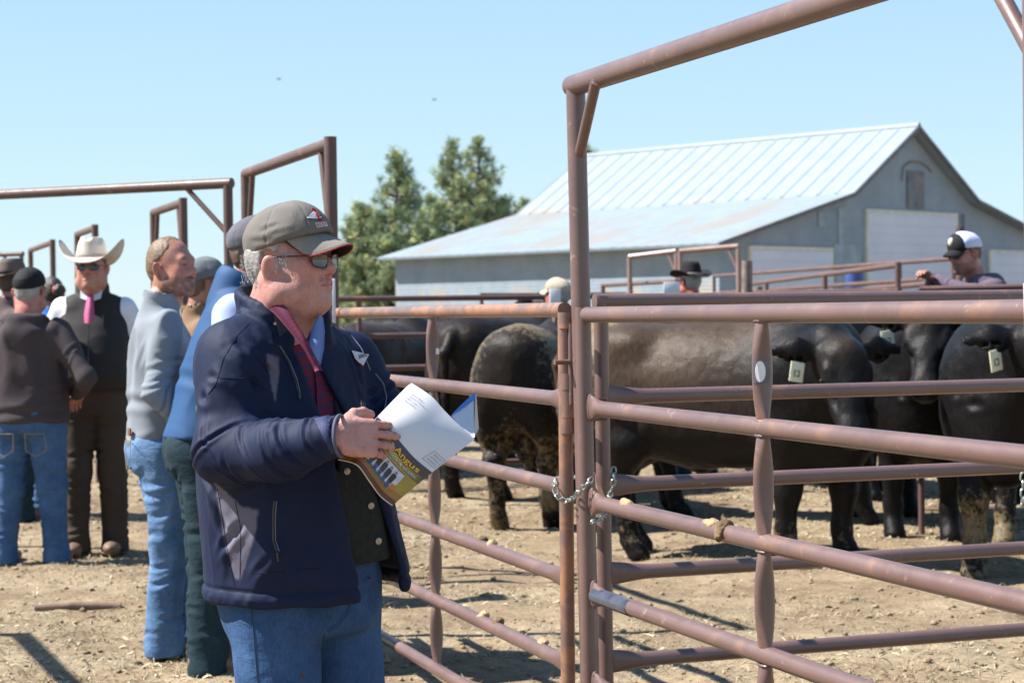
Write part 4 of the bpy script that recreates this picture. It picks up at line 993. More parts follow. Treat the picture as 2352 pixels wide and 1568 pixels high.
def build_head(o, T, h=.005):
    f = head_field(h, o); V, Q = f.mesh(); V = relax(V, Q, 1, .4)
    fat = o.get('fat', 0); ez_ = o.get('earz', -.020)
    st = []
    for s in (1, -1):
        st += [((.104, .020 * s, -.042), (.088, .037 * s, -.076), .004, .0030), ((.092, .026 * s, -.020), (.082, .045 * s, -.014), .003, .0016)]
        if fat: st += [((.088, .030 * s, -.080), (.074, .037 * s, -.108), .004, .0030), ((.04, .062 * s, .0), (.055, .058 * s, -.004), .0018, .0008), ((.045, .06 * s, -.10), (.02, .055 * s, -.135), .006, .002), ((.06, .025 * s, -.128), (.02, .05 * s, -.145), .006, .003)]
    V = folds(V, Q, st)
    sk = np.array(o.get('skin', (.44, .235, .175))); col = np.tile(sk, (len(V), 1)); X, Y, Z = V.T
    blend = lambda m, c: col * (1 - m[:, None]) + np.asarray(c) * m[:, None]
    g = lambda c, r: np.exp(-(((V - np.array(c)) / np.array(r)) ** 2).sum(1))
    aY = np.stack([X, np.abs(Y), Z], 1); ga = lambda c, r: np.exp(-(((aY - np.array(c)) / np.array(r)) ** 2).sum(1))
    red = sk * [1.08, .76, .72]
    col = blend(.75 * np.clip(g((.112, 0, -.032), (.02, .02, .02)) + .8 * ga((.07, .05, -.03), (.03, .03, .03)) + ga((-.01, .09, -.01), (.03, .02, .04)), 0, 1), red)
    col = blend(.65 * ga((.108, .0, -.066), (.012, .018, .0085)), sk * [.92, .55, .55])
    if o.get('neckred'): col = blend(.6 * np.clip(g((-.07, 0, -.12), (.08, .09, .06)), 0, 1), red)
    col = blend(.85 * np.clip(ga((.094, .032, .024), (.012, .017, .0045)) * 1.2, 0, 1), o.get('brow', (.12, .08, .05)))
    if o.get('eyes', True):
        col = blend(np.clip(ga((.091, .032, -.001), (.009, .0105, .0034)) * 1.6, 0, 1), (.05, .035, .03))
    if o.get('stubble2'):
        sb = ga((.022, .078, -.012), (.016, .03, .022)) + .8 * np.clip((-.035 - X) / .02, 0, 1) * np.clip((Z + .085) / .03, 0, 1); col = blend(np.clip(sb * (.65 + .4 * vnoise(V, 150, 4)), 0, .8), (.36, .335, .32))
    if o.get('stubble') is not None:
        hm = np.clip((.030 + .5 * (Z - .055) - X) / .022, 0, 1) * np.clip((Z + .062 - .35 * (X + .03)) / .025, 0, 1) * np.clip(.35 + 1.0 * np.clip((.11 - Z) / .03, 0, 1), 0, 1) * (.8 + .35 * vnoise(V, 120, 7)) * (1 - ga((-.008, .084, ez_), (.024, .02, .034)))
        col = blend(np.clip(hm, 0, .92), o['stubble'])
    if o.get('beard') is not None:
        bm_ = np.clip((-.048 - Z) / .012, 0, 1) * np.clip((X + .01) / .02, 0, 1) * np.clip((Z + .15) / .02, 0, 1)
        bm_ = np.maximum(bm_, np.clip((.012 - np.abs(X + .005)) / .01, 0, 1) * np.clip((-.01 - Z) / .02, 0, 1) * (Z > -.1) * (np.abs(Y) > .05))
        bm_ *= 1 - ga((.106, 0, -.066), (.02, .016, .006)); bm_ *= .62 + .5 * vnoise(V, 90, 3)
        ms = ga((.1, .012, -.056), (.02, .02, .006)) + g((.09, 0, -.1), (.03, .022, .02)) * .8
        col = blend(np.clip(bm_ * .8 + ms * .9, 0, .95), o['beard'])
    return T(V), Q, col
def hair_mesh(h, o, T):
    g_ = .003 if o.get('hairlen', 0) == 0 else o['hairlen']; f = Field((-.16, -.12, -.16), (.13, .12, .17), h)
    f.ell((-.012, 0, .028), (.098 + g_, .077 + g_, .092 + g_)); f.ell((-.04, 0, -.02), (.062 + g_, .066 + g_, .07), .03)
    hl = o.get('hairline', .048)
    f.half((hl, 0, .055), (1, 0, -.55), .01); f.half((-.028, 0, -.075), (.12, 0, -1), .008)
    for s in (1, -1):
        f.ell((.045, .09 * s, -.045), (.052, .05, .052), .008, sub=True); f.ell((-.014, .088 * s, -.014), (.022, .03, .036), .006, sub=True)
        if o.get('recede'): f.ell((.075, .035 * s, .095), (.05, .035, .035), .01, sub=True)
    V, Q = f.mesh(); V = wrinkle(V, Q, .0022, (90, 90, 40), 5, False); return T(V), Q
def cap_meshes(h, T, c, brim=True, pitch=.0, hgt=.0, rev=1, low=-.0, tilt=.16, arch=6.5, drop=.42):
    """baseball cap: crown and brim in head space"""
    Rp = roty(pitch); f = Field((-.16, -.13, -.06), (.15, .13, .19), h)
    f.ell((-.010, 0, .040), (.113, .091, .092 + hgt)); f.ell((.03, 0, .055 + hgt * .6), (.062, .072, .070 + hgt * .3), .05)
    f.half((0, 0, .028 + low), (tilt * rev, 0, -1), .006); f.ell((-.010, 0, .015), (.100, .079, .07), .0, sub=True)
    V, Q = f.mesh(); V = wrinkle(V, Q, .0016, (14, 14, 26), 9)
    th = np.arctan2(V[:, 1], V[:, 0] + .01); rr = np.hypot(V[:, 0] + .01, V[:, 1]); N = vnormals(V, Q)
    seam = np.zeros(len(V))
    for q in range(6):
        a = (q + .5) * PI / 3; da = np.abs((th - a + PI) % (2 * PI) - PI); seam += np.exp(-(da * rr / .0028) ** 2)
    V = V - N * (np.clip(seam, 0, 1) * .0016)[:, None]
    V = V @ Rp.T; out = [('crown', T(V), Q)]
    if brim:
        nu, nv = 22, 9; P_ = []
        for sd_ in (0, 1):
            for j in range(nv):
                v = j / (nv - 1)
                for i in range(nu):
                    a = (i / (nu - 1) - .5) * 2.5; ed = math.cos(a / 2.5 * PI) ** .45 if abs(a) < 1.249 else 0
                    x0, y0 = .100 * math.cos(a * .95) - .008, .0895 * math.sin(a * .95)
                    ln = .078 * max(ed, 0) ** .8 * v; x_ = x0 + ln; y_ = y0 * (1 - .10 * v)
                    z_ = .031 + low + tilt * x0 - drop * ln - arch * y_ * y_ * v ** .9 * min(1, ed * 1.8) - (.0032 if sd_ else 0)
                    P_.append((x_ * rev, y_, z_))
        P_ = np.array(P_); k = nu * nv; F_ = []
        for j in range(nv - 1):
            for i in range(nu - 1):
                a = j * nu + i; F_ += [(a, a + 1, a + nu + 1, a + nu), (k + a, k + a + nu, k + a + nu + 1, k + a + 1)]
        for i in range(nu - 1): a = (nv - 1) * nu + i; F_.append((a, a + 1, k + a + 1, k + a))
        out.append(('brim', T(P_ @ Rp.T), F_))
    return out, Rp
def cowboy_hat(parent, T, mt, band, curl=1.0, brimw=.115, crown_h=.125, pitch=0.0, dz=.045):
    Rp = roty(pitch); f = Field((-.16, -.14, -.03), (.16, .14, .2), .005)
    f.loft([(0, 0, 0, .108, .090), (.04, 0, 0, .104, .086), (crown_h * .8, .004, 0, .092, .072), (crown_h, .01, 0, .080, .058)], 0, n=2.1)
    f.cone((-.075, 0, crown_h + .012), (.085, 0, crown_h - .002), .018, .016, .02, sub=True)
    for s in (1, -1): f.ell((.075, .062 * s, crown_h - .01), (.05, .022, .03), .02, sub=True)
    V, Q = f.mesh(); V = relax(V, Q, 2); V = (V @ Rp.T) + [-.008, 0, dz]; root = meshobj('hat', T(V), Q, mt, parent)
    nu, nv = 56, 10; P_ = []
    for sd_ in (0, 1):
        for j in range(nv):
            v = j / (nv - 1)
            for i in range(nu):
                a = i / nu * 2 * PI; ca, sa = math.cos(a), math.sin(a); rx, ry = .104 + (brimw - .004) * v, .086 + brimw * .92 * v
                if v > .5: ry -= .03 * curl * (v - .5) * abs(sa) ** 3
                z_ = .006 + curl * .115 * (v ** 2.2) * abs(sa) ** 2.6 - .035 * v * v * abs(ca) ** 2 * curl - (.004 if sd_ else 0)
                P_.append((rx * ca, ry * sa, z_))
    P_ = np.array(P_) @ Rp.T + [-.008, 0, dz]; k = nu * nv; F_ = []
    for j in range(nv - 1):
        for i in range(nu):
            a, b_ = j * nu + i, j * nu + (i + 1) % nu; F_ += [(a, b_, b_ + nu, a + nu), (k + a, k + a + nu, k + b_ + nu, k + b_)]
    for i in range(nu): a, b_ = (nv - 1) * nu + i, (nv - 1) * nu + (i + 1) % nu; F_.append((a, b_, k + b_, k + a))
    meshobj('hat_brim', T(P_), F_, mt, root)
    pts = [np.array([.110 * math.cos(a), .092 * math.sin(a), .018]) @ Rp.T + [-.008, 0, dz] for a in np.linspace(0, 2 * PI, 40, endpoint=False)]
    g = MB(); g.tube(T(np.array(pts)), .0085, 8, closed=True, sx=[(.35, 1.2)] * 40); g.build('hat_band', band, root)
    return root
def glasses(parent, T, big=1.0, lens=None, wrap=.25):
    g = MB(); L = MB()
    for s in (1, -1):
        c_ = np.array([.112, .034 * s, -.002]); R = rotz(-wrap * s * -1 * -1); ring = []
        for a in np.linspace(0, 2 * PI, 22, endpoint=False):
            yy = .0285 * big * np.sign(math.cos(a)) * abs(math.cos(a)) ** .7; zz = .018 * big * np.sign(math.sin(a)) * abs(math.sin(a)) ** .75 - .004
            p = np.array([-abs(yy + .01 * s * 0) * .0, yy, zz]); p[0] = -.52 * max(0, (yy * s)) - .05 * abs(yy); ring.append(c_ + p)
        ring = np.array(ring); g.tube(T(ring), .0014, 6, closed=True)
        cc = ring.mean(0) + [.002, 0, 0]; W_ = T(np.vstack([ring, [cc], ring - [.0016, 0, 0], [cc - [.0016, 0, 0]]])); n = 22
        L.add(W_, [(i, (i + 1) % n, n) for i in range(n)] + [(n + 1 + i, 2 * n + 1, n + 1 + (i + 1) % n) for i in range(n)])
        a0 = c_ + [-.012, .0295 * big * s, .006]; g.tube(T(np.array([a0, a0 + [-.012, .008 * s, .001], [.02, .080 * s, .004], [-.022, .085 * s, .002], [-.036, .083 * s, -.012]])), .0017, 6)
    g.tube(T(np.array([[.110, -.008, .004], [.1165, 0, .007], [.110, .008, .004]])), .0014, 6)
    f_ = g.build('sunglasses', FRAMEM, parent); L.build('lens', lens or GLASS, f_); return f_
def hand_field(h, size=1.0, curl=(.5, .5, .55, .6), thumb=.3, spread=.0, side=1, wl=.075):
    """hand frame: +x towards the fingertips, +z back of the hand, thumb towards +y*side. returns mesh"""
    f = Field((-.09, -.08, -.10), (.20, .09, .06), h); L = [.078, .086, .080, .063]; yb = [.030, .010, -.011, -.030]; rb = [.0092, .0095, .0090, .0080]
    f.cone((-wl, 0, 0), (-.01, 0, 0), .027, .026, .0, flat=((0, 0, 1), .72))
    for i in range(4): f.cone((.0, yb[i] * .75 * side, 0), (.075, yb[i] * side, .001), .0155, .0125, .012, flat=((0, 0, 1), .85))
    f.ell((.030, .026 * side, -.010), (.034, .016, .015), .015); f.ell((.028, -.026 * side, -.008), (.036, .013, .013), .012)
    tips = []
    for i in range(4):
        p = np.array([.078 - .004 * abs(i - 1), yb[i] * side, .0]); a = 0; seg = [.46, .30, .24]; c = curl[i]
        a += c * .75
        for k in range(3):
            d = np.array([math.cos(a), spread * (1.5 - i) * .12 * side, -math.sin(a)]); q = p + d * L[i] * seg[k]
            f.cone(p, q, rb[i] * (1.02 - .08 * k), rb[i] * (.95 - .09 * k), .0035); f.ell(p + [0, 0, .0015], (rb[i] * 1.08, rb[i] * 1.04, rb[i]), .003)
            p = q; a += c * (1.0 if k == 0 else .7)
        tips.append(p)
    a = thumb; b0 = np.array([.005, .030 * side, -.012]); d0 = np.array([.75, .62 * side, -.25]); p1 = b0 + d0 * .038; p2 = p1 + np.array([.9, .30 * side * (1 - thumb), -.25 - thumb * .5]) * .032; p3 = p2 + np.array([1, -.1 * side, -.2 - thumb * .6]) * .026
    f.cone(b0, p1, .0165, .0130, .012); f.cone(p1, p2, .0125, .0108, .005); f.cone(p2, p3, .0108, .0090, .004); tips.append(p3)
    V, Q = f.mesh(); V = relax(V, Q, 1, .3); return V * size, Q, tips
def join(parts):
    Vs, Qs, Cs, n = [], [], [], 0
    for V, Q, c in parts: Vs.append(V); Qs.append(Q + n); Cs.append(c); n += len(V)
    return np.vstack(Vs), np.vstack(Qs), np.vstack(Cs)
def frame_to(x, zhint):
    x = np.asarray(x, float); x = x / np.linalg.norm(x); z = np.asarray(zhint, float); z = z - x * (z @ x); z /= np.linalg.norm(z); return np.column_stack([x, np.cross(z, x), z])

def person(label, px, Y, yaw, H=1.78, girth=1.0, belly=0.0, hyaw=0.0, hpitch=0.0, lean=0.0, leany=0.0, arms=None, head={}, top=None, topm=None, vest=None, sleevem=None, legm=None, feet=((.02, .12), (-.02, .12)), hat=None, hathair=None, group=None, h=.009, hem=.86, hood=False, collar=True, shoes=BOOT, glass=False, seed=1, trim=None, nolegs=False, wr=.008, hands=True, up_=0.0):
    x0, y0, _ = PZ(px, Y, 0); sc_ = H / 1.78; M = rotz(yaw); W = lambda A: (np.asarray(A, float) * sc_) @ M.T + np.array([x0, y0, up_])
    root = thing('person', label, 'person', (x0, y0, 0), yaw, group)
    g = girth; ln = lambda z: (lean * max(0, z - .9) / .6, leany * max(0, z - .9) / .6)
    S = lambda x, y, z: np.array([x + ln(z)[0], y + ln(z)[1], z])
    # head
    hc = S(.045, 0, 1.655); RH = rotz(hyaw) @ roty(hpitch); TH = lambda A: W(np.asarray(A, float) @ RH.T + hc)
    parts = [build_head(head, TH, .0052)]
    arms = arms or [((-.02, .27, 1.14), (.04, .27, .90)), ((-.02, -.27, 1.14), (.04, -.27, .90))]
    skc = head.get('skin', (.44, .235, .175))
    f = Field((-.6, -.6, -.02), (.75, .6, 1.75), .012)
    f.loft([(.85, ln(.85)[0], 0, .09, .13), (1.1, ln(1.1)[0], ln(1.1)[1], .08, .12), (1.35, ln(1.35)[0], ln(1.35)[1], .09, .15), (1.45, ln(1.45)[0], ln(1.45)[1], .06, .12)]); f.cone(S(0, 0, 1.42), S(.0, 0, 1.52), .055, .055, .04)
    for i, s in enumerate((1, -1)):
        e, wv = [np.asarray(q, float) for q in arms[i]]; f.chain([S(0, .17 * s, 1.41), e, wv], [.045, .032, .024], .02)
        f.chain([(0, .09 * s, .88), (feet[i][0] * .5 + .02, .10 * s, .49), (feet[i][0], feet[i][1] * s, .10)], [.07, .05, .04], .03)
    V, Q = f.mesh(); parts.append((W(V), Q, np.tile(skc, (len(V), 1))))
    if hands:
        for i, s in enumerate((1, -1)):
            e, wv = [np.asarray(q, float) for q in arms[i]]; d = wv - e; hv, hq, _t = hand_field(.0045, 1.0, (.35, .45, .5, .55), .2, side=-s)
            Rm = frame_to(d, (0.05, s * 1.0, .1) if abs(d[2]) > .15 else (0, 0, 1)); hv = (hv @ Rm.T) + wv + d / np.linalg.norm(d) * .06
            parts.append((W(hv), hq, np.tile(skc, (len(hv), 1))))
    V, Q, c_ = join(parts); meshobj('body', V, Q, SKIN, root, True, c_)
    # garment for the upper body
    b = belly
    def torso(f, e=0.0, z0=hem, top_z=1.475):
        f.loft([(z0, ln(z0)[0] + .005, ln(z0)[1], .146 * g + e + b * .25, .186 * g + e), (1.02, ln(1.02)[0] + b * .45, ln(1.02)[1], .135 * g + e + b * .5, .175 * g + e + b * .2), (1.15, ln(1.15)[0] + b * .4, ln(1.15)[1], .135 * g + e + b * .45, .172 * g + e + b * .15),
                (1.32, ln(1.32)[0] + .005, ln(1.32)[1], .128 * g + e, .182 * g + e), (1.42, ln(1.42)[0] - .01, ln(1.42)[1], .090 * g + e, .165 * g + e), (top_z, ln(top_z)[0] - .01, ln(top_z)[1], .06 + e, .085 + e)], n=2.25)
    def sleeves(f, e=0.0, upto=1.0):
        for i, s in enumerate((1, -1)):
            el, wv = [np.asarray(q, float) for q in arms[i]]; sh = S(-.01, .165 * g * s, 1.405)
            w2 = el + (wv - el) * upto; f.cone(sh, el, .070 * g ** .5 + e, .054 + e, .05); f.cone(el, w2, .054 + e, .040 + e, .03)
    def finish(f, name, mt, parent=root, amp=wr, freq=(7, 7, 4), extra=None):
        V, Q = f.mesh(); V = relax(V, Q, 1); V = wrinkle(V, Q, amp, freq, seed)
        st = []
        for i, s in enumerate((1, -1)):
            el, wv = [np.asarray(q, float) for q in arms[i]]; sh = S(-.01, .165 * g * s, 1.405); d = wv - sh; d = d / np.linalg.norm(d)
            pass
            st.append((sh + [.05, -.02 * s, -.06], sh + [.07, -.09 * s, -.16], .014, .007)); st.append((sh + [-.06, -.02 * s, -.06], sh + [-.10, -.08 * s, -.20], .014, .007))
            st.append((sh + [0, -.05 * s, -.10], S(0, .10 * s, 1.15), .02, .006))
        V = folds(V, Q, st + (extra or []))
        lim = []
        for i, s in enumerate((1, -1)):
            el, wv = [np.asarray(q, float) for q in arms[i]]; sh = S(-.01, .165 * g * s, 1.405); lim += [(sh, el, 4, .45, 1.05, .007, .011, .11), (el, wv, 4, 0, .9, .006, .010, .09)]
        lim += [(S(0, 0, hem), S(0, 0, hem + .35), 4, .0, .9, .005, .02, .30)]
        V = ringfolds(V, Q, lim, seed); return meshobj(name, W(V), Q, mt, parent)
    lo, hi = (-.62, -.62, hem - .04), (.78, .62, 1.66)
    f = Field(lo, hi, h); torso(f); sleeves(f)
    if collar: f.cone(S(-.012, 0, 1.44), S(.002, 0, 1.515), .083, .080, .02); f.cone(S(.0, 0, 1.53), S(.02, 0, 1.63), .066, .080, .006, sub=True)
    if hood:
        for a_ in np.linspace(-2.4, 2.4, 13): f.ell(S(-.02 - .088 * math.cos(a_) * (1), .095 * math.sin(a_), 1.475 + .012 * math.cos(a_)), (.040, .040, .034), .02)
        f.ell(S(-.115, 0, 1.39), (.055, .115, .085), .04); f.cone(S(.0, 0, 1.50), S(.02, 0, 1.62), .066, .068, 0.01, sub=True)
    finish(f, top or 'shirt', sleevem or topm)
    if vest is not None:
        f = Field(lo, hi, h); torso(f, .012, z0=hem - .01)
        for s in (1, -1): f.cone(S(0, .10 * s, 1.43), S(-.01, .172 * g * s, 1.412), .062, .055, .05)
        f.cone(S(-.015, 0, 1.44), S(-.005, 0, 1.525), .092, .090, .02); f.cone(S(.005, 0, 1.545), S(.02, 0, 1.66), .074, .090, .006, sub=True)
        for s in (1, -1): f.ell(S(0, (.250 * g + .01) * s, 1.335), (.095, .078, .175), .015, sub=True)
        if vest.get('open'): # the open V at the throat
            f.cone(S(.21, 0, 1.33), S(.17, 0, 1.57), .003, .080, .006, sub=True)
        vo = finish(f, 'vest', vest['mat'], amp=.003, extra=[(S(.22 + b, 0, z), S(.20 + b, 0, z + .2), .004, .004) for z in (.9, 1.05)])
    # trousers
    if not nolegs:
        f = Field((-.30, -.36, .0), (.34, .36, 1.05), h)
        f.loft([(.80, 0, 0, .125 * g, .165 * g), (.92, 0, 0, .130 * g + b * .2, .172 * g), (1.02, 0.0, 0, .108 * g + b * .2, .150 * g)], n=2.2); f.ell((-.062 * g, .075, .87), (.078, .082, .09), .05); f.ell((-.062 * g, -.075, .87), (.078, .082, .09), .05)
        st = []; lim = []
        for i, s in enumerate((1, -1)):
            fx, fy = feet[i]; kn = np.array([fx * .5 + .02, (.10 + (fy - .1) * .5) * s, .48])
            f.chain([(0, .088 * s * g, .84), tuple(kn), (fx - .01, fy * s, .07)], [.108 * g ** .7, .080 * g ** .5, .068], .035); f.cone((fx + .01, fy * s, .10), (fx + .0, fy * s, .03), .072, .082, .02)
            lim += [((.02, .09 * s, .84), tuple(kn), 5, .1, 1.05, .006, .014, .16), (tuple(kn), (fx, fy * s, .05), 5, .05, .98, .0062, .011, .13)]
            st.append(((.10, .02 * s, .80), (.09, .14 * s, .88), .014, .007)); st.append(((-.12, .02 * s, .76), (-.10, .13 * s, .80), .014, .008))
        V, Q = f.mesh(); V = relax(V, Q, 1); V = wrinkle(V, Q, .004, (9, 9, 7), seed + 4); V = folds(V, Q, st); V = ringfolds(V, Q, lim, seed); tr = meshobj('trousers', W(V), Q, legm or JEAN, root)
        for i, s in enumerate((1, -1)):
            fx, fy = feet[i]; f = Field((fx - .14, fy * s - .09, -.01), (fx + .24, fy * s + .09, .17), .007)
            f.ell((fx + .13, fy * s, .042), (.095, .050, .040)); f.ell((fx - .01, fy * s, .05), (.07, .042, .048), .04); f.cone((fx - .02, fy * s, .06), (fx - .01, fy * s, .14), .045, .05, .03); f.cone((fx - .04, fy * s, .012), (fx + .14, fy * s, .012), .038, .044, .01, flat=((0, 0, 1), .35)); f.half((0, 0, .001), (0, 0, -1), .002)
            V, Q = f.mesh(); meshobj('boot', W(V), Q, shoes, root)
    # hair, hats
    if hathair is not None:
        V, Q = hair_mesh(.005, head, TH); meshobj('hair', V, Q, hathair, root)
    if hat:
        if hat[0] == 'cap':
            ms, _ = cap_meshes(.005, TH, None, pitch=hat[2] if len(hat) > 2 else -.05); c0 = meshobj('cap', ms[0][1], ms[0][2], hat[1], root); meshobj('cap_brim', ms[1][1], ms[1][2], hat[3] if len(hat) > 3 else hat[1], c0)
        else: cowboy_hat(root, TH, hat[1], hat[2], *hat[3:])
    if glass: glasses(root, TH)
    return root, W, S, TH
D = math.radians
GRP = 'people at the cattle pens'
CHAR = cloth('charcoal_fleece', (.060, .048, .052), .95, .5, 160); BLK = cloth('black_cotton', (.013, .013, .016), .8); VESTB = cloth('black_softshell', (.022, .020, .021), .75, .2, 300, spec=.35); WSH = cloth('white_shirt', (.66, .68, .76), .8, .2); TIE = cloth('pink_tie', (.42, .09, .20), .6)
BRN = cloth('brown_twill', (.058, .043, .032), .85); GPULL = cloth('grey_knit', (.20, .225, .255), .8, .4, 300); GREYCAP = cloth('grey_mesh', (.115, .115, .135), .85, .6, 260); BVEST = cloth('royal_blue_softshell', (.012, .062, .165), .7, .2, 300, spec=.35); LSH = cloth('pale_blue_shirt', (.40, .47, .72), .8)
FELTW = cloth('silverbelly_felt', (.58, .52, .45), .9, .15, 200); FELTB = cloth('black_felt', (.012, .011, .012), .85, .2, 200); FELTG = cloth('taupe_felt', (.13, .105, .09), .9, .2, 200); BANDM = cloth('hat_band', (.35, .30, .25), .7)
TAN = cloth('tan_canvas', (.20, .125, .075), .9); PURP = cloth('grape_grey_fleece', (.105, .085, .115), .95, .5, 160); BLUE2 = cloth('blue_shirt', (.03, .16, .50), .8); OLIVE = cloth('mottled_grey_shirt', (.10, .11, .105), .9, .4, 60, var=.5); BEIGE = cloth('beige_cap', (.42, .36, .27), .85)
def quick():
    ps = []
    # 1 hoodie
    r, W, S, TH = person('heavyset person seen from behind in a charcoal hoodie, black cap and jeans', 72, 11.15, D(84), 1.77, 1.22, .05, arms=[((-.08, .38, 1.13), (.20, .24, 1.02)), ((-.10, -.39, 1.13), (.20, -.24, 1.02))], head=dict(fat=.8, neckred=1, ear=1.1, skin=(.46, .21, .16)), top='hoodie', topm=CHAR, legm=JEAN, hat=('cap', BLK, -.06), hathair=H_GREY, group=GRP, hood=True, collar=False, feet=((-.02, .16), (.02, .15)), hem=.86, seed=3, h=.008, wr=.012)
    for sy in (-1, 1):      # back pockets and yoke seam of the jeans
        q = [(-.168, .035 * sy, .80), (-.165, .155 * sy, .80), (-.150, .160 * sy, .70), (-.160, .095 * sy, .665), (-.165, .04 * sy, .70), (-.168, .035 * sy, .80)]
        MB().tube(W(np.array(q)), .0022, 5).build('pocket_seam', STITCH, r)
    # 2 white hat
    r, W, S, TH = person('person in a big cream cowboy hat, sunglasses, black vest and pink tie', 224, 11.7, D(-86), 1.93, 1.06, .075, hyaw=D(-4), arms=[((-.10, .30, 1.16), (-.16, .16, .98)), ((-.12, -.30, 1.16), (-.18, -.12, .98))], head=dict(fat=.55, skin=(.47, .235, .175), eyes=False), topm=WSH, vest=dict(mat=VESTB, open=1), legm=BRN, hat=('cowboy', FELTW, BANDM, .98, .120, .130, -.03, .040), hathair=H_BROWN, glass=True, group=GRP, feet=((.0, .10), (.06, .11)), hem=.965, seed=5, h=.008)
    g = MB(); tz = [(1.505, .094, .020), (1.482, .108, .016), (1.44, .135, .024), (1.38, .168, .030), (1.33, .188, .024)]
    V = []; 
    for z, x, wd in tz: V += [S(x, wd, z), S(x + .012, 0, z), S(x, -wd, z), S(x - .015, 0, z)]
    g.add(W(np.array(V)), [(4 * i + j, 4 * i + (j + 1) % 4, 4 * i + 4 + (j + 1) % 4, 4 * i + 4 + j) for i in range(4) for j in range(4)]); g.build('tie', TIE, r, True)
    g = MB(); g.tube(W(np.array([S(.214, .004, 1.32), S(.252, .004, 1.12), S(.250, .004, 1.0), S(.232, .004, .95)])), .0035, 6); g.build('zip', ZIP, r)
    g = MB()
    for s in (1, -1): g.add(W(np.array([S(.088, .012 * s, 1.50), S(.066, .062 * s, 1.545), S(.110, .058 * s, 1.475), S(.118, .022 * s, 1.462), S(.080, .012 * s, 1.495), S(.058, .062 * s, 1.54), S(.10, .058 * s, 1.47), S(.108, .022 * s, 1.457)])), [(0, 1, 2, 3), (7, 6, 5, 4), (0, 4, 5, 1), (1, 5, 6, 2), (2, 6, 7, 3), (3, 7, 4, 0)])
    g.build('shirt_collar', WSH, r)
    # 3 grey pullover
    r, W, S, TH = person('balding bearded person in a light grey pullover and jeans', 380, 8.15, D(22), 1.83, 1.0, .0, hyaw=D(-46), lean=.0, leany=-.02, arms=[((-.02, .27, 1.14), (.13, .20, .95)), ((-.06, -.25, 1.13), (.13, -.20, .93))], head=dict(skin=(.45, .22, .155), beard=(.10, .065, .05), brow=(.20, .12, .07), hairline=.022, recede=1, stubble=(.10, .055, .03), hairlen=.0018), top='pullover', topm=GPULL, legm=JEAN2, hathair=hair_mat('thin_sandy_hair', (.09, .055, .03), (.22, .14, .08)), group=GRP, feet=((.10, .07), (-.02, .075)), hem=.88, seed=7, h=.007, wr=.011)
    pk = MB(); q = [(-.150, -.055, .935), (-.150, -.15, .925), (-.152, -.155, .845), (-.158, -.105, .80), (-.155, -.06, .85)]
    pk.tube(W(np.array([np.array(p_) + [-.012, 0, 0] for p_ in q + [q[0]]])), .0018, 5); pk.build('pocket_seam', STITCH, r)
    MB().box(W(np.array([[-.149, -.060, .955]]))[0], .008, .055, .034, R=rotz(D(22)), bevel=.002).build('leather_patch', mat('leather_patch', (.17, .07, .04), .6, .2, 30), r)
    # 4 grey cap behind
    person('person in a grey cap and tan jacket, mostly hidden behind the bearded person', 462, 9.6, D(30), 1.77, 1.0, 0, arms=None, head=dict(skin=(.34, .18, .13)), top='jacket', topm=TAN, legm=JEAN3, hat=('cap', cloth('grey_cap', (.13, .145, .155)), -.04), hathair=H_BROWN, group=GRP, seed=9, h=.01)
    # 5 blue vest
    r, W, S, TH = person('person in a royal blue vest over a pale blue shirt, grey cap worn level', 470, 7.78, D(16), 1.885, .98, .01, hyaw=D(6), lean=.15, leany=-.01, arms=[((.14, .28, 1.15), (.32, .16, 1.10)), ((.10, -.26, 1.14), (.32, -.16, 1.08))], head=dict(skin=(.50, .22, .165), neckred=1, ear=1.05), topm=LSH, vest=dict(mat=BVEST), legm=JEAN3, hat=('cap', GREYCAP, -.08), hathair=H_BROWN, group=GRP, feet=((.02, .10), (.0, .13)), hem=.93, seed=11, h=.007)
    # 6 far left hat
    person('person in a taupe cowboy hat and brown jacket at the left edge', 28, 13.6, D(60), 1.88, 1.1, .02, head=dict(skin=(.30, .15, .12)), top='jacket', topm=cloth('mauve_brown_jacket', (.11, .08, .08)), legm=JEAN3, hat=('cowboy', FELTG, BLK, .35, .085, .115, -.05, .045), hathair=H_DARK, group=GRP, seed=13, h=.01)
    # 7 bun
    r, W, S, TH = person('person with dark hair in a bun held by an orange band, blue top', 132, 14.0, D(128), 1.79, .9, .0, head=dict(skin=(.46, .25, .18), hairline=.05), top='top', topm=BLUE2, legm=JEAN, hathair=H_DARK, group=GRP, seed=15, h=.01)
    f = Field((-.22, -.06, -.06), (-.08, .06, .1), .005); f.ell((-.145, 0, .02), (.042, .045, .045)); V, Q = f.mesh(); V = wrinkle(V, Q, .004, (50, 50, 50), 3); b_ = meshobj('hair_bun', TH(V), Q, H_DARK, r)
    MB().tube(TH(np.array([[-.112, .030 * math.cos(a), .02 + .030 * math.sin(a)] for a in np.linspace(0, 2 * PI, 20, endpoint=False)])), .012, 8, closed=True).build('hair_band', cloth('orange_band', (.75, .14, .03)), b_)
    # 8 black hat
    person('person in a black cowboy hat seen from behind among the far pens', 1597, 16.6, D(118), 1.87, 1.0, 0, hyaw=D(4), head=dict(skin=(.42, .14, .10), neckred=1), topm=OLIVE, legm=JEAN3, hat=('cowboy', FELTB, BANDM, .42, .092, .125, -.02, .035), hathair=H_GREY, group=GRP, seed=17, h=.011)
    # 9 beige cap
    person('person in a beige cap half hidden by the tall gatepost', 1316, 15.2, D(150), 1.74, 1.0, 0, head=dict(skin=(.40, .15, .11)), topm=OLIVE, legm=JEAN3, hat=('cap', BEIGE, -.05), hathair=H_GREY, group=GRP, seed=19, h=.011, lean=.06)
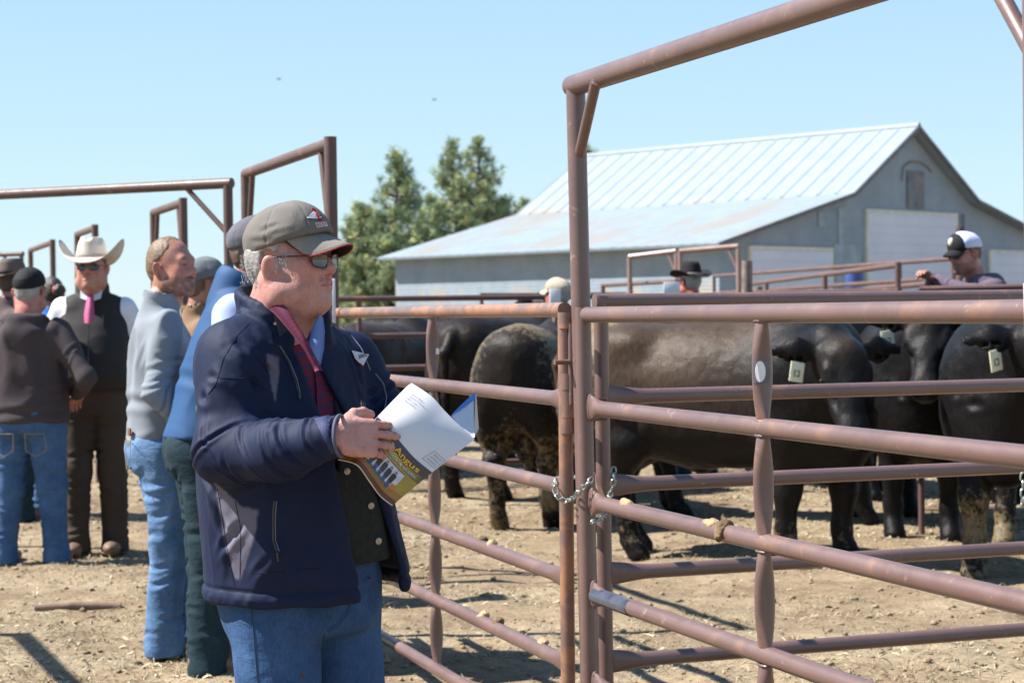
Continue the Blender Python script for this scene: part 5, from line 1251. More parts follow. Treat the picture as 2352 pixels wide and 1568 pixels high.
    # 10 leaning man
    r, W, S, TH = person('person in a white-backed cap and sunglasses leaning on the rail in a purple-grey hoodie', 2300, 12.72, D(190), 1.84, 1.05, .03, hyaw=D(12), hpitch=.25, lean=.16, leany=.02, arms=[((.30, .27, 1.38), (.42, .03, 1.47)), ((.28, -.25, 1.38), (.46, -.05, 1.48))], head=dict(skin=(.42, .21, .16), beard=(.12, .08, .06)), top='hoodie', topm=PURP, legm=JEAN3, hood=True, collar=False, hat=('cap', cloth('white_mesh', (.62, .66, .85), .8), -.05, BLK), hathair=H_BROWN, glass=True, group=GRP, feet=((-.1, .12), (-.15, .12)), seed=21, h=.009, up_=.13)
    f = Field((-.02, -.10, .01), (.13, .10, .17), .005); f.ell((-.006, 0, .042), (.114, .092, .096)); f.ell((.032, 0, .057), (.062, .072, .074), .05); f.half((.050, 0, .0), (-1, 0, 0)); f.half((0, 0, .03), (0, 0, -1)); V, Q = f.mesh()
    fp = meshobj('cap_front', TH(V @ roty(-.05).T), Q, BLK, r); MB().box((0, 0, 0), .1, .1, .1)
    f = Field((.04, -.05, .03), (.14, .05, .14), .004); f.ell((.082, .0, .085), (.030, .026, .034)); V, Q = f.mesh(); meshobj('cap_patch', TH(V), Q, cloth('pale_patch', (.60, .62, .50)), fp)
quick()
# ------------------------------------------------------------------ the older man with the catalog
from mathutils.bvhtree import BVHTree
def bvh_of(*ms):
    Vs, Fs, n = [], [], 0
    for V, Q in ms: Vs.append(V); Fs += [tuple(int(i) + n for i in q) for q in Q]; n += len(V)
    return BVHTree.FromPolygons([Vector(v) for v in np.vstack(Vs)], Fs)
def onto(bv, px, py, off=.001, Ydef=None):
    """the point of a finished surface met by the sight line of an anchor read off the photograph"""
    r = ray(px, py); r = r / np.linalg.norm(r); hit = bv.ray_cast(Vector((0, 0, CAM_H)), Vector(r))
    if hit[0] is None: return P(px, py, Ydef or 4.4)
    n = np.array(hit[1]); n = n if n @ r < 0 else -n
    return np.array(hit[0]) + n * off
def polyline(bv, pts, n=20, off=.001):
    pts = np.asarray(pts, float); s = np.r_[0, np.cumsum(np.linalg.norm(np.diff(pts, axis=0), axis=1))]; q = np.linspace(0, s[-1], n)
    return np.array([onto(bv, np.interp(t, s, pts[:, 0]), np.interp(t, s, pts[:, 1]), off) for t in q])
def decal(bv, quad, name, mt, parent, nu=8, nv=6, off=.0015):
    a, b, c, d = [np.asarray(q, float) for q in quad]; V = []
    for j in range(nv + 1):
        for i in range(nu + 1):
            u, v = i / nu, j / nv; p = (a * (1 - u) + b * u) * (1 - v) + (d * (1 - u) + c * u) * v; V.append(onto(bv, p[0], p[1], off))
    F_ = [(j * (nu + 1) + i, j * (nu + 1) + i + 1, (j + 1) * (nu + 1) + i + 1, (j + 1) * (nu + 1) + i) for j in range(nv) for i in range(nu)]
    return meshobj(name, V, F_, mt, parent)
def textmesh(txt, size=1.0, bold=.0, shear=0.0):
    cu = bpy.data.curves.new('t', 'FONT'); cu.body = txt; cu.size = size; cu.offset = bold; cu.shear = shear; cu.resolution_u = 3; cu.fill_mode = 'FRONT'
    o = bpy.data.objects.new('t', cu); C.objects.link(o); dg = bpy.context.evaluated_depsgraph_get(); me = bpy.data.meshes.new_from_object(o.evaluated_get(dg))
    V = np.array([v.co[:] for v in me.vertices]) if len(me.vertices) else np.zeros((1, 3)); F_ = [tuple(p.vertices) for p in me.polygons]
    bpy.data.objects.remove(o); bpy.data.curves.remove(cu); bpy.data.meshes.remove(me)
    V[:, 0] -= V[:, 0].min(); return V, F_
def in_poly(x, y, poly):
    poly = np.asarray(poly, float); ins = np.zeros(len(x), bool); j = len(poly) - 1
    for i in range(len(poly)):
        (xi, yi), (xj, yj) = poly[i], poly[j]; c = ((yi > y) != (yj > y)) & (x < (xj - xi) * (y - yi) / (yj - yi + 1e-9) + xi); ins ^= c; j = i
    return ins
def pix(V):
    d = V - [0, 0, CAM_H]; z = d @ _f; return IMW / 2 + FPX * (d @ CX) / z, IMH / 2 - FPX * (d @ CU) / z
NAVY_A = (.0045, .0105, .038); LAV = (.115, .108, .155)
def jacket_mat():
    m, nt, b = new_mat('navy_nylon'); co = ocoord(nt); a = nt.nodes.new('ShaderNodeVertexColor'); a.layer_name = 'Col'
    n = noise(nt, co, 7, 5, .6); v = mixc(nt, 1, a.outputs[0], ramp(nt, n, [(.3, (.85, .85, .88)), (.7, (1.15, 1.15, 1.12))]), 'MULTIPLY'); nt.links.new(v, b.inputs['Base Color'])
    b.inputs['Roughness'].default_value = .70; b.inputs['Specular IOR Level'].default_value = .24
    w1 = noise(nt, co, 8, 3, .5, .3, (1, 1, .6)); q = bump(nt, b, w1, .35, .03); w2 = noise(nt, co, 40, 3, .55, .3); q = bump(nt, b, w2, .16, .003, q); bump(nt, b, noise(nt, co, 700, 2), .15, .0008, q); return m
def plaid_mat():
    m, nt, b = new_mat('red_plaid'); co = ocoord(nt); mp = nt.nodes.new('ShaderNodeMapping'); mp.inputs['Rotation'].default_value = (.3, .5, .35); nt.links.new(co, mp.inputs[0])
    sp = nt.nodes.new('ShaderNodeSeparateXYZ'); nt.links.new(mp.outputs[0], sp.inputs[0])
    st = lambda ch, f: mathn(nt, 'GREATER_THAN', mathn(nt, 'SINE', mathn(nt, 'MULTIPLY', sp.outputs[ch], f * 1.5)), .25)
    ab = mathn(nt, 'MULTIPLY', mathn(nt, 'ADD', st(0, 420), st(2, 420)), .5)
    v = ramp(nt, ab, [(.0, (.19, .008, .022)), (.5, (.10, .012, .045)), (1.0, (.022, .028, .11))]); nt.links.new(v, b.inputs['Base Color']); b.inputs['Roughness'].default_value = .85; return m
def near_man():
    YAW = math.radians(-38); x0, y0, _ = PZ(678, 4.60, 0); M = rotz(YAW); base = np.array([x0, y0, 0])
    W = lambda A: np.asarray(A, float) @ M.T + base
    root = thing('person', 'older person in a grey cap, sunglasses and navy jacket, reading an open catalog', 'person', (x0, y0, 0), YAW, 'people at the cattle pens')
    # ---- head
    HY = math.radians(-25); hc = P(667, 592, 4.52); RH = rotz(HY) @ roty(.01); K = .985
    TH = lambda A: (np.asarray(A, float) * K) @ RH.T + hc
    ho = dict(fat=.95, skin=(.46, .245, .205), eyes=False, ear=1.1, earz=-.032, earx=.012, stubble2=1, neckred=1, brow=(.35, .28, .24), hairline=.036)
    parts = [build_head(ho, TH, .0027)]
    sk = np.array(ho['skin'])
    # ---- hands (world)
    WR, WL = P(768, 1003, 4.24), P(968, 985, 4.50)
    hx = np.array([.84, .40, -.10]); zb = np.array([.38, -1, .25]); Rm = frame_to(hx, zb)
    hv, hq, tipsR = hand_field(.0026, 1.06, (.36, .24, .28, .40), .15, .35, 1, .02); hv = (hv * [.86, 1.0, .95]) @ Rm.T + P(791, 1002, 4.168)
    kn = vnormals(hv, hq); hv = hv + kn * (vnoise(hv, 220, 3) * .0005)[:, None]
    loc = (hv - P(791, 1002, 4.168)) @ Rm; kr = np.exp(-((loc[:, 0] - .085) / .012) ** 2) * .5 + (loc[:, 0] > .12) * .35
    cR = np.tile(sk * [1.04, 1.04, 1.05], (len(hv), 1)) * (1 - kr[:, None] * np.array([.02, .18, .2])); parts.append((hv, hq, cR))
    # left hand grips the far edge from behind
    lx = np.array([.66, -.40, .60]); lz = np.array([.5, .75, .0]); RmL = frame_to(lx, lz)
    lv, lq, _t = hand_field(.0032, 1.05, (.7, .7, .75, .8), .5, 0, 1); lv = lv @ RmL.T + P(952, 1012, 4.56); parts.append((lv, lq, np.tile(sk * .98, (len(lv), 1))))
    # inner body
    SR, ER = P(546, 815, 4.47), P(524, 1035, 4.36); SL, EL = P(800, 838, 4.76), P(885, 955, 4.74)
    f = Field((-1.0, 4.0, -.02), (.05, 5.1, 1.62), .012); org = (x0, y0)
    f.loft([(.80, 0, 0, .12, .17), (1.1, .01, 0, .13, .17), (1.35, 0, 0, .12, .18), (1.47, 0, 0, .06, .10)], yaw=YAW, org=org)
    nb = TH([(-.035, 0, -.13)])[0]; f.cone(W([[0, -.01, 1.42]])[0], nb, .075, .070, .04)
    f.chain([SR, ER, P(780, 1001, 4.17)], [.05, .035, .026], .02); f.chain([SL, EL, P(948, 1015, 4.57)], [.05, .035, .026], .02)
    for s in (1, -1): f.chain([W([[0, .1 * s, .86]])[0], W([[.02, .12 * s, .48]])[0], W([[0, .13 * s, .08]])[0]], [.08, .055, .04], .03)
    V, Q = f.mesh(); parts.append((V, Q, np.tile(sk, (len(V), 1))))
    V, Q, c_ = join(parts); body = meshobj('body', V, Q, SKIN, root, True, c_); headbv = bvh_of((parts[0][0], parts[0][1]))
    # hair, cap, glasses
    V, Q = hair_mesh(.0035, dict(hairline=.034, hairlen=.009), TH); meshobj('hair', V, Q, H_GREY, root)
    rg = np.random.default_rng(5); hs = MB()       # wisps of sideburn and nape hair
    for i in range(320):
        a = (rg.uniform(-.03, .040), -.079 - rg.uniform(0, .004), rg.uniform(-.030, .02)) if i < 90 else (rg.uniform(-.10, -.045), -.066 - rg.uniform(0, .01), rg.uniform(-.06, .01))
        if i < 90 and a[0] < .008 and a[2] < .012: continue
        d = np.array([rg.uniform(.1, .8), -.06, -1.0]); d /= np.linalg.norm(d); L = rg.uniform(.006, .013); a = np.array(a)
        hs.tube(TH(np.array([a, a + d * L * .5 + [0, -.0012, 0], a + d * L])), [.00045, .0004, .0002], 4, False)
    hs.build('stray_hair', H_GREY, root)
    capm = cloth('grey_brown_cotton', (.150, .137, .122), .85, .35, 260, var=.12); ms, Rp = cap_meshes(.0032, TH, None, pitch=-.02, tilt=.30, arch=5.6, drop=.40)
    V, Q = ms[0][1], ms[0][2]; N = vnormals(V, Q)
    fo = [(onto_pt, e_, .007, d_) for onto_pt, e_, d_ in ((TH([(.02, -.088, .075)])[0], TH([(-.03, -.085, .062)])[0], .0035), (TH([(.06, -.07, .065)])[0], TH([(.0, -.09, .050)])[0], .004), (TH([(.03, -.09, .040)])[0], TH([(-.06, -.08, .040)])[0], .003), (TH([(.055, -.055, .095)])[0], TH([(.085, -.02, .08)])[0], .003))]
    V = folds(V, Q, fo); cap = meshobj('cap', V, Q, capm, root); capbv = bvh_of((V, Q))
    brimc = np.tile((.235, .215, .185), (len(ms[1][1]), 1)); k = len(brimc) // 2; brimc[k:] = (.035, .03, .03)
    brim_m = mat('cap_brim_twill', (.2, .2, .2), .85, .10, 8, .4, 300, .002, attr=True, spec=.25)
    br = meshobj('cap_brim', ms[1][1], ms[1][2], brim_m, cap, True, brimc)
    nu, nv = 22, 9; rim = ms[1][1][(nv - 1) * nu:nv * nu]; mid = (rim + ms[1][1][k + (nv - 1) * nu:k + nv * nu]) / 2
    MB().tube(mid, .0017, 8).build('red_piping', cloth('red_piping', (.30, .02, .03), .7), br)
    MB().tube(TH(np.array([(-.01, 0, .131), (-.01, 0, .137)]) @ Rp.T), [.008, .005], 12).build('cap_button', capm, cap)
    cb = lambda x, y: ((600 + x * 300 / 1568) * .9408, (480 + y * 300 / 1568) * .9408)
    wm, rm_, km = cloth('embroidery_white', (.62, .62, .64)), cloth('embroidery_red', (.42, .02, .03)), cloth('embroidery_black', (.02, .02, .022))
    d1 = decal(capbv, [cb(752, 285), cb(862, 172), cb(990, 262), cb(950, 302)], 'patch', km, cap, off=.0012)
    decal(capbv, [cb(772, 279), cb(862, 186), cb(972, 262), cb(938, 292)], 'patch_field', wm, d1, off=.0022)
    MB().tube(polyline(capbv, [cb(832, 168), cb(870, 178), cb(905, 215), cb(885, 235), cb(925, 258), cb(905, 272), cb(945, 298), cb(962, 312)], 26, .0032), .0021, 6).build('letter', rm_, d1)
    MB().tube(polyline(capbv, [cb(935, 240), cb(952, 262)], 6, .0032), .0010, 6).build('letter', km, d1)
    def surf_text(bv, txt, quad, mt, parent, off=.003, bold=.02, nm='lettering', shear=0):
        V, F_ = textmesh(txt, 1.0, bold, shear); w_ = V[:, 0].max(); a, b, c, d = [np.asarray(q, float) for q in quad]; O = []
        for v in V: u, t = v[0] / w_, v[1] / .72; p = (d * (1 - u) + c * u) * (1 - t) + (a * (1 - u) + b * u) * t; O.append(onto(bv, p[0], p[1], off))
        return meshobj(nm, O, F_, mt, parent, False)
    surf_text(capbv, 'MURPHY', [cb(795, 252), cb(862, 220), cb(868, 246), cb(800, 276)], km, d1, .003, .0)
    d2 = decal(capbv, [cb(883, 338), cb(1022, 318), cb(1040, 378), cb(905, 398)], 'patch', wm, cap, off=.0014)
    surf_text(capbv, 'BEEF', [cb(893, 344), cb(1020, 324), cb(1034, 374), cb(908, 390)], rm_, d2, .0028, .0)
    def darklens():
        m, nt, b = new_mat('brown_lens'); b.inputs['Base Color'].default_value = (.045, .038, .026, 1); b.inputs['Roughness'].default_value = .03; b.inputs['Specular IOR Level'].default_value = 1.0; return m
    glasses(root, lambda A: TH(np.asarray(A) + [.001, 0, -.003]), .92, darklens())
    # ---- jacket
    JM = jacket_mat(); h = .0045; f = Field((-1.05, 4.05, .74), (.02, 5.08, 1.62), h)
    secs = [(.790, .026, .036, .228, .262), (.86, .026, .034, .226, .258), (1.0, .014, .018, .216, .252), (1.12, .005, .004, .205, .245), (1.25, -.005, 0, .178, .232), (1.36, -.012, 0, .150, .215), (1.43, -.02, 0, .112, .175), (1.475, -.02, 0, .08, .11)]
    f.loft(secs, yaw=YAW, org=org, n=2.2)
    cs, sn = math.cos(YAW), math.sin(YAW)
    # shell: hollow it, then open the front between two edges
    sec2 = [(z - (.02 if i == 0 else 0), a, b, c - .015, d - .015) for i, (z, a, b, c, d) in enumerate(secs)]; sec2[-1] = (1.60, -.0, -.005, .07, .075); f.loft(sec2, yaw=YAW, org=org, n=2.2, sub=True)
    tz = [.78, .82, 1.0, 1.12, 1.24, 1.365, 1.43, 1.50, 1.6]; t1 = [-3, -4, -10, -15, -21, -34, -44, -50, -50]; t2 = [42, 40, 30, 21, 8, -10, 2, 20, 20]
    def wedge(X, Y, Z):
        x = (X - x0) * cs + (Y - y0) * sn; y = -(X - x0) * sn + (Y - y0) * cs; r = np.hypot(x, y); a = np.arctan2(y, x)
        A, B = np.radians(np.interp(Z, tz, t1)), np.radians(np.interp(Z, tz, t2)); m_ = (A + B) / 2; hw = (B - A) / 2
        return np.maximum((np.abs(a - m_) - hw) * np.maximum(r, .05) , .03 - r) + 0 * Z
    f.op(wedge, (-1.05, 4.05, .74), (.02, 5.08, 1.62), .006, sub=True)
    # sleeves
    f.cone(SR + [.03, .03, -.005], SR + [-.004, -.01, -.02], .074, .084, .05); f.cone(SR, ER, .086, .074, .05); f.chain([ER, P(640, 1036, 4.25), P(742, 1010, 4.185)], [.074, .062, .047], .035); f.cone(P(742, 1009, 4.185), P(782, 1001, 4.168), .047, .049, .012)
    wd_ = P(782, 1001, 4.168) - P(742, 1009, 4.185); wd_ /= np.linalg.norm(wd_); wc_ = P(782, 1001, 4.168)
    f.op(lambda X, Y, Z: -((X - wc_[0]) * wd_[0] + (Y - wc_[1]) * wd_[1] + (Z - wc_[2]) * wd_[2]), wc_ - [.005, .06, .06], wc_ + [.07, .07, .06], .002, sub=True)
    f.cone(SL + [-.03, -.01, .005], SL, .062, .070, .06); f.cone(SL, EL, .070, .060, .05); f.chain([EL, P(945, 1012, 4.58)], [.060, .044], .03)
    # stand-up collar, splayed: high at the nape, lower at the throat
    nc = P(655, 700, 4.565)
    for q in range(26):
        a = math.radians(28 + q * (360 - 68) / 25) ; d = np.array([math.cos(a), math.sin(a), 0]); bk = .5 - .5 * math.cos(a); d3 = rotz(YAW) @ (d * [.088, .092, 0])
        top = nc + d3 * 1.12 + [-.012 * bk, 0, -.028 + .068 * bk]; low = nc + d3 * 1.05 + [0, 0, -.085]; f.cone(low, top, .015, .0085, .02)
    V, Q = f.mesh(); V = relax(V, Q, 1, .4)
    p = lambda x, y, Y=4.36: P(x, y, Y)
    st = []
    for (a, b, wd, dp) in [
        # elbow crush and the long drag folds of the near sleeve
        (p(470, 985), p(610, 1020), .012, .012), (p(455, 1030), p(590, 1065), .012, .010), (p(500, 945), p(600, 985), .010, .009), (p(545, 1055), p(660, 1000), .011, .011), (p(590, 1085), p(690, 1025), .011, .009),
        (p(640, 1050, 4.22), p(720, 985, 4.2), .010, .009), (p(690, 1045, 4.2), p(745, 1000, 4.2), .008, .006), (p(610, 975, 4.24), p(720, 965, 4.2), .010, .007), (p(455, 900), p(520, 960), .012, .008), (p(480, 860), p(560, 900), .010, .006),
        (p(520, 800, 4.38), p(600, 900, 4.36), .011, .009), (p(545, 790, 4.38), p(640, 870, 4.4), .011, .009), (p(575, 775, 4.42), p(640, 830, 4.42), .010, .007), (p(500, 830, 4.38), p(560, 935, 4.36), .010, .006),
        (p(640, 770, 4.42), p(700, 900, 4.4), .012, .008), (p(665, 800, 4.42), p(735, 960, 4.4), .011, .006), (p(540, 720, 4.5), p(600, 770, 4.45), .010, .008), (p(560, 700, 4.5), p(630, 745, 4.45), .009, .007),
        # body below the sleeve
        (p(470, 1120, 4.4), p(530, 1250, 4.4), .015, .009), (p(500, 1130, 4.36), p(520, 1330, 4.4), .014, .007), (p(600, 1130, 4.3), p(575, 1310, 4.34), .016, .010), (p(640, 1140, 4.3), p(640, 1330, 4.34), .015, .009), (p(700, 1130, 4.3), p(720, 1330, 4.34), .018, .008), (p(760, 1120, 4.3), p(800, 1330, 4.34), .018, .008),
        (p(450, 1060, 4.45), p(540, 1170, 4.4), .014, .009), (p(480, 1290, 4.42), p(560, 1200, 4.38), .012, .007), (p(560, 1340, 4.36), p(650, 1250, 4.33), .012, .006), (p(660, 1345, 4.34), p(740, 1260, 4.32), .012, .005),
        # far flap and far sleeve
        (p(800, 800, 4.62), p(860, 930, 4.6), .012, .007), (p(850, 830, 4.65), p(900, 900, 4.65), .010, .008), (p(880, 1120, 4.42), p(935, 1290, 4.42), .014, .008), (p(860, 1000, 4.45), p(910, 1180, 4.42), .014, .007)]:
        st.append((a, b, wd, dp))
    V = wrinkle(V, Q, .0045, (7, 7, 4.5), 31); V = wrinkle(V, Q, .0011, (26, 26, 13), 37); V = folds(V, Q, [(a, b, w_ * .85, d_ * 1.35) for a, b, w_, d_ in st])
    V = ringfolds(V, Q, [(SR, ER, 5, .35, 1.05, .0055, .0065, .13), (ER, P(760, 1006, 4.18), 8, .0, .95, .0060, .0060, .11), (SL, EL, 4, .4, 1., .005, .007, .11)], 4)
    # stitched hem band
    N = vnormals(V, Q); V = V - N * (np.exp(-((V[:, 2] - .828) / .004) ** 2) * .004)[:, None] + N * (np.exp(-((V[:, 2] - .808) / .010) ** 2) * .003 * (1 + .8 * vnoise(V, 60, 2)))[:, None]
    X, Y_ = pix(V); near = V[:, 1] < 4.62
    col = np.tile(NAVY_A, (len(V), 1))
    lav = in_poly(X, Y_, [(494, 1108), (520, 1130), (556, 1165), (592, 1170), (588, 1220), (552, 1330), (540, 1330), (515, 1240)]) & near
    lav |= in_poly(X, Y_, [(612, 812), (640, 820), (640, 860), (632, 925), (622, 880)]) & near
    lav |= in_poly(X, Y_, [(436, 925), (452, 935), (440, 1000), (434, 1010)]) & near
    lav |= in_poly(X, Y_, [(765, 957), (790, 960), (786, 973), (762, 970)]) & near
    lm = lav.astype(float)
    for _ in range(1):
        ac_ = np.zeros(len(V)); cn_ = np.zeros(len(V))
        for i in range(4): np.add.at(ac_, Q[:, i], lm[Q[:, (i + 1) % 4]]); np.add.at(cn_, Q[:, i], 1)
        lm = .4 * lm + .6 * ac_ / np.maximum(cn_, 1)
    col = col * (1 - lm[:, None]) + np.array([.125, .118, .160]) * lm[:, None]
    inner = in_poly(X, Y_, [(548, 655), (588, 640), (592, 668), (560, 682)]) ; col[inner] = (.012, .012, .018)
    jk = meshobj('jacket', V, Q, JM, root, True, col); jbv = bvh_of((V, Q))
    seam_m = cloth('seam_shadow', (.006, .009, .028)); pipe_m = cloth('grey_piping', (.20, .20, .25)); navy_plain = cloth('navy_tab', (.022, .032, .095), .6)
    for pts in ([(478, 905), (497, 880), (512, 826), (545, 770), (570, 745)], [(497, 868), (560, 868), (612, 895)], [(540, 1150), (553, 1210), (551, 1330)], [(585, 1316), (655, 1312)], [(680, 1308), (740, 1303)], [(500, 1122), (520, 1250), (541, 1352)]):
        MB().tube(polyline(jbv, pts, 24, .0002), .0009, 5).build('seam', seam_m, jk)
    for pts, r_ in (([(638, 795), (660, 830), (676, 868), (684, 900)], .0022), ([(630, 1150), (627, 1190), (628, 1240), (636, 1265)], .0024)):
        MB().tube(polyline(jbv, pts, 20, .002), r_, 6).build('zip', ZIP, jk); MB().tube(polyline(jbv, [(x + 5, y) for x, y in pts], 20, .001), .0012, 6).build('piping', pipe_m, jk)
    for (px, py) in ((686, 903), (637, 1272)): MB().tube(polyline(jbv, [(px, py - 4), (px + 1, py + 14)], 5, .005), .0030, 8).build('zip_pull', ZIP, jk)
    for pts in ([(783, 745), (800, 760), (830, 800), (850, 850)], [(862, 858), (880, 880), (888, 912), (884, 940)]): MB().tube(polyline(jbv, pts, 16, .0006), .0016, 6).build('piping', pipe_m, jk)
    # near front edge: zip tape and rolled lapel
    edge = [(662, 735), (695, 790), (735, 860), (765, 940), (785, 985)]
    decal(jbv, [(722, 962), (784, 948), (797, 1040), (770, 1058)], 'cuff_tab', navy_plain, jk, off=.0022)
    # the rib of the elastic cuff
    ca, cb_ = P(779, 1001, 4.169), np.array([.96, -.25, .05]); fr_ = frame_to(cb_, (0, 0, 1))
    MB().tube([ca + fr_[:, 1] * .046 * math.cos(a) + fr_[:, 2] * .046 * math.sin(a) + fr_[:, 0] * .004 for a in np.linspace(0, 2 * PI, 30, endpoint=False)], .0042, 8, closed=True).build('cuff', cloth('elastic_cuff', (.10, .10, .14)), jk)
    # logo on the far chest
    lb = decal(jbv, [(806, 806), (846, 815), (832, 840), (816, 826)], 'chest_logo', wm, jk, off=.003)
    surf_text(jbv, 'SIRES', [(821, 817), (840, 811), (841, 819), (822, 825)], km, lb, .0045, .01)
    MB().tube(polyline(jbv, [(812, 822), (832, 843)], 8, .0035), .0008, 5).build('red_edge', rm_, lb)
    # storm flap of the collar with its snap, and the folded front edge
    fl = decal(jbv, [(628, 722), (650, 716), (668, 752), (640, 775)], 'collar_flap', cloth('dark_flap', (.030, .031, .048), .6), jk, off=.004)
    MB().tube([onto(jbv, 633, 743, .005), onto(jbv, 633, 743, .008)], .0035, 10).build('snap', BUTTON, fl)
    MB().tube(polyline(jbv, [(668, 745), (696, 795), (728, 852), (752, 905), (770, 950)], 26, .001), .0022, 6).build('edge_tape', seam_m, jk)
    MB().tube(polyline(jbv, [(806, 1075), (822, 1150), (838, 1230), (851, 1330)], 26, .001), .0022, 6).build('zip', ZIP, jk)
    # ---- vest and shirt inside
    vm = mat('charcoal_wool', (.022, .024, .022), .95, .25, 60, .6, 300, .003, spec=.2); f = Field((-.95, 4.1, .82), (-.02, 5.05, 1.52), .006)
    vs = [(.875, .032, .02, .190, .215), (1.0, .030, .012, .186, .208), (1.12, .018, 0, .176, .20), (1.25, .008, 0, .150, .19), (1.36, .0, 0, .122, .17), (1.43, -.01, 0, .095, .13)]
    f.loft(vs, yaw=YAW, org=org)
    def wedge2(X, Y, Z):
        x = (X - x0) * cs + (Y - y0) * sn; y = -(X - x0) * sn + (Y - y0) * cs; r = np.hypot(x, y); a = np.arctan2(y, x)
        A, B = np.radians(np.interp(Z, [1.10, 1.20, 1.36, 1.5], [-8, -26, -62, -90])), np.radians(np.interp(Z, [1.10, 1.20, 1.36, 1.5], [-7, 0, 12, 60])); m_, hw = (A + B) / 2, (B - A) / 2
        return np.maximum(np.maximum((np.abs(a - m_) - hw) * np.maximum(r, .05), .06 - r), 1.10 - Z)
    f.op(wedge2, (-.95, 4.1, 1.0), (-.02, 5.05, 1.52), .004, sub=True)
    V, Q = f.mesh(); V = wrinkle(V, Q, .003, (8, 8, 6), 3); vo = meshobj('vest', V, Q, vm, root); vbv = bvh_of((V, Q))
    for px, py in ((850, 1161), (867, 1242), (795, 1082)):
        c_ = onto(vbv, px, py, .002); n = np.array([.55, -.83, 0]); g = MB(); g.tube([c_, c_ + n * .003, c_ + n * .0042], [.0085, .0085, .006], 18); g.tube([c_ + n * .003, c_ + n * .0055], .0028, 10); g.build('button', BUTTON, vo)
    PL = plaid_mat(); f = Field((-.90, 4.2, 1.02), (-.10, 4.95, 1.50), .006)
    f.loft([(1.03, .02, 0, .172, .18), (1.12, .012, 0, .166, .19), (1.25, .006, 0, .142, .18), (1.36, .004, 0, .122, .162), (1.42, .006, -.004, .100, .12), (1.465, .01, -.01, .082, .09)], yaw=YAW, org=org)
    V, Q = f.mesh(); V = wrinkle(V, Q, .003, (12, 12, 7), 8); sh = meshobj('shirt', V, Q, PL, root); sbv = bvh_of((V, Q))
    MB().tube(polyline(sbv, [(712, 765), (722, 830), (727, 890), (728, 935)], 20, .002), .0045, 8, sx=[(1.5, .4)] * 20).build('placket', PL, sh)
    def strip(name, A, B, mt, parent, th=.002, n=24):
        """cloth strip between two anchor curves [(px,py,Y)], given real thickness"""
        A, B = [np.array([P(*q) for q in K_]) for K_ in (A, B)]; t = np.linspace(0, 1, n)
        def rs(K_): s = np.linspace(0, 1, len(K_)); return np.stack([np.interp(t, s, K_[:, i]) for i in range(3)], 1)
        A, B = rs(A), rs(B); R_ = [A + (B - A) * v + (np.array([-.2, -.9, .3]) * .010 * math.sin(v * PI)) for v in np.linspace(0, 1, 6)]; top = np.array(R_); bot = top + np.array([.2, 1.0, -.1]) * th; m_ = 6
        V = np.vstack([top.reshape(-1, 3), bot.reshape(-1, 3)]); k = m_ * n; F_ = []
        for j in range(m_ - 1):
            for i in range(n - 1): a = j * n + i; F_ += [(a, a + 1, a + n + 1, a + n), (k + a, k + a + n, k + a + n + 1, k + a + 1)]
        for j in (0, m_ - 1):
            for i in range(n - 1): a = j * n + i; F_.append((a, a + 1, k + a + 1, k + a))
        for j in range(m_ - 1): F_ += [(j * n, k + j * n, k + j * n + n, j * n + n), (j * n + n - 1, j * n + 2 * n - 1, k + j * n + 2 * n - 1, k + j * n + n - 1)]
        return meshobj(name, V, F_, mt, parent)
    pinkp = PL
    strip('shirt_collar', [(580, 650, 4.52), (604, 692, 4.462), (646, 738, 4.43), (694, 796, 4.405), (724, 854, 4.40)], [(590, 634, 4.51), (618, 668, 4.455), (662, 712, 4.42), (702, 776, 4.395), (742, 852, 4.392)], pinkp, sh)
    strip('shirt_collar', [(735, 842, 4.395), (744, 800, 4.42), (746, 760, 4.45), (742, 728, 4.48)], [(706, 800, 4.40), (712, 770, 4.43), (720, 745, 4.45), (733, 722, 4.47)][::1], cloth('blue_collar_lining', (.16, .23, .45)), sh)
    # ---- jeans, belt line
    f = Field((-1.0, 4.1, .0), (.02, 5.05, .92), .008)
    f.loft([(.60, .03, .015, .150, .190), (.75, .032, .015, .165, .200), (.90, .03, .01, .160, .195)], yaw=YAW, org=org, n=2.2)
    f.half((0, 0, .70), (0, 0, -1), .04)
    for s in (1, -1): f.chain([W([[.034, .015 + .102 * s, .80]])[0], W([[.06, .015 + .12 * s, .47]])[0], W([[.03, .14 * s, .07]])[0]], [.116, .096, .080], .03)
    f.ell(W([[-.04, .09, .80]])[0], (.1, .09, .10), .05); f.ell(W([[-.04, -.07, .80]])[0], (.1, .09, .10), .05)
    V, Q = f.mesh(); V = relax(V, Q, 1); V = wrinkle(V, Q, .0035, (8, 8, 6), 41)
    V = folds(V, Q, [(p(600, 1400, 4.3), p(700, 1440, 4.3), .014, .008), (p(690, 1500, 4.3), p(800, 1400, 4.35), .014, .010), (p(720, 1560, 4.3), p(790, 1440, 4.36), .012, .009), (p(520, 1420, 4.35), p(590, 1470, 4.3), .012, .006), (p(560, 1500, 4.3), p(690, 1530, 4.3), .014, .006), (p(730, 1480, 4.34), p(735, 1600, 4.34), .016, .016)])
    tr = meshobj('jeans', V, Q, NEARJEAN(), root); tbv = bvh_of((V, Q))
    for pts in ([(577, 1392), (582, 1450), (592, 1568)], [(802, 1375), (797, 1400), (775, 1432), (752, 1445)], [(806, 1375), (801, 1404), (778, 1437), (753, 1450)], [(745, 1455), (738, 1490), (742, 1560)]):
        MB().tube(polyline(tbv, pts, 22, .0006), .0011, 5).build('seam', JSEAM, tr)
    decal(tbv, [(689, 1546), (697, 1545), (698, 1555), (690, 1556)], 'mud_spot', mat('rust_spot', (.10, .05, .03), .9), tr, off=.0012)
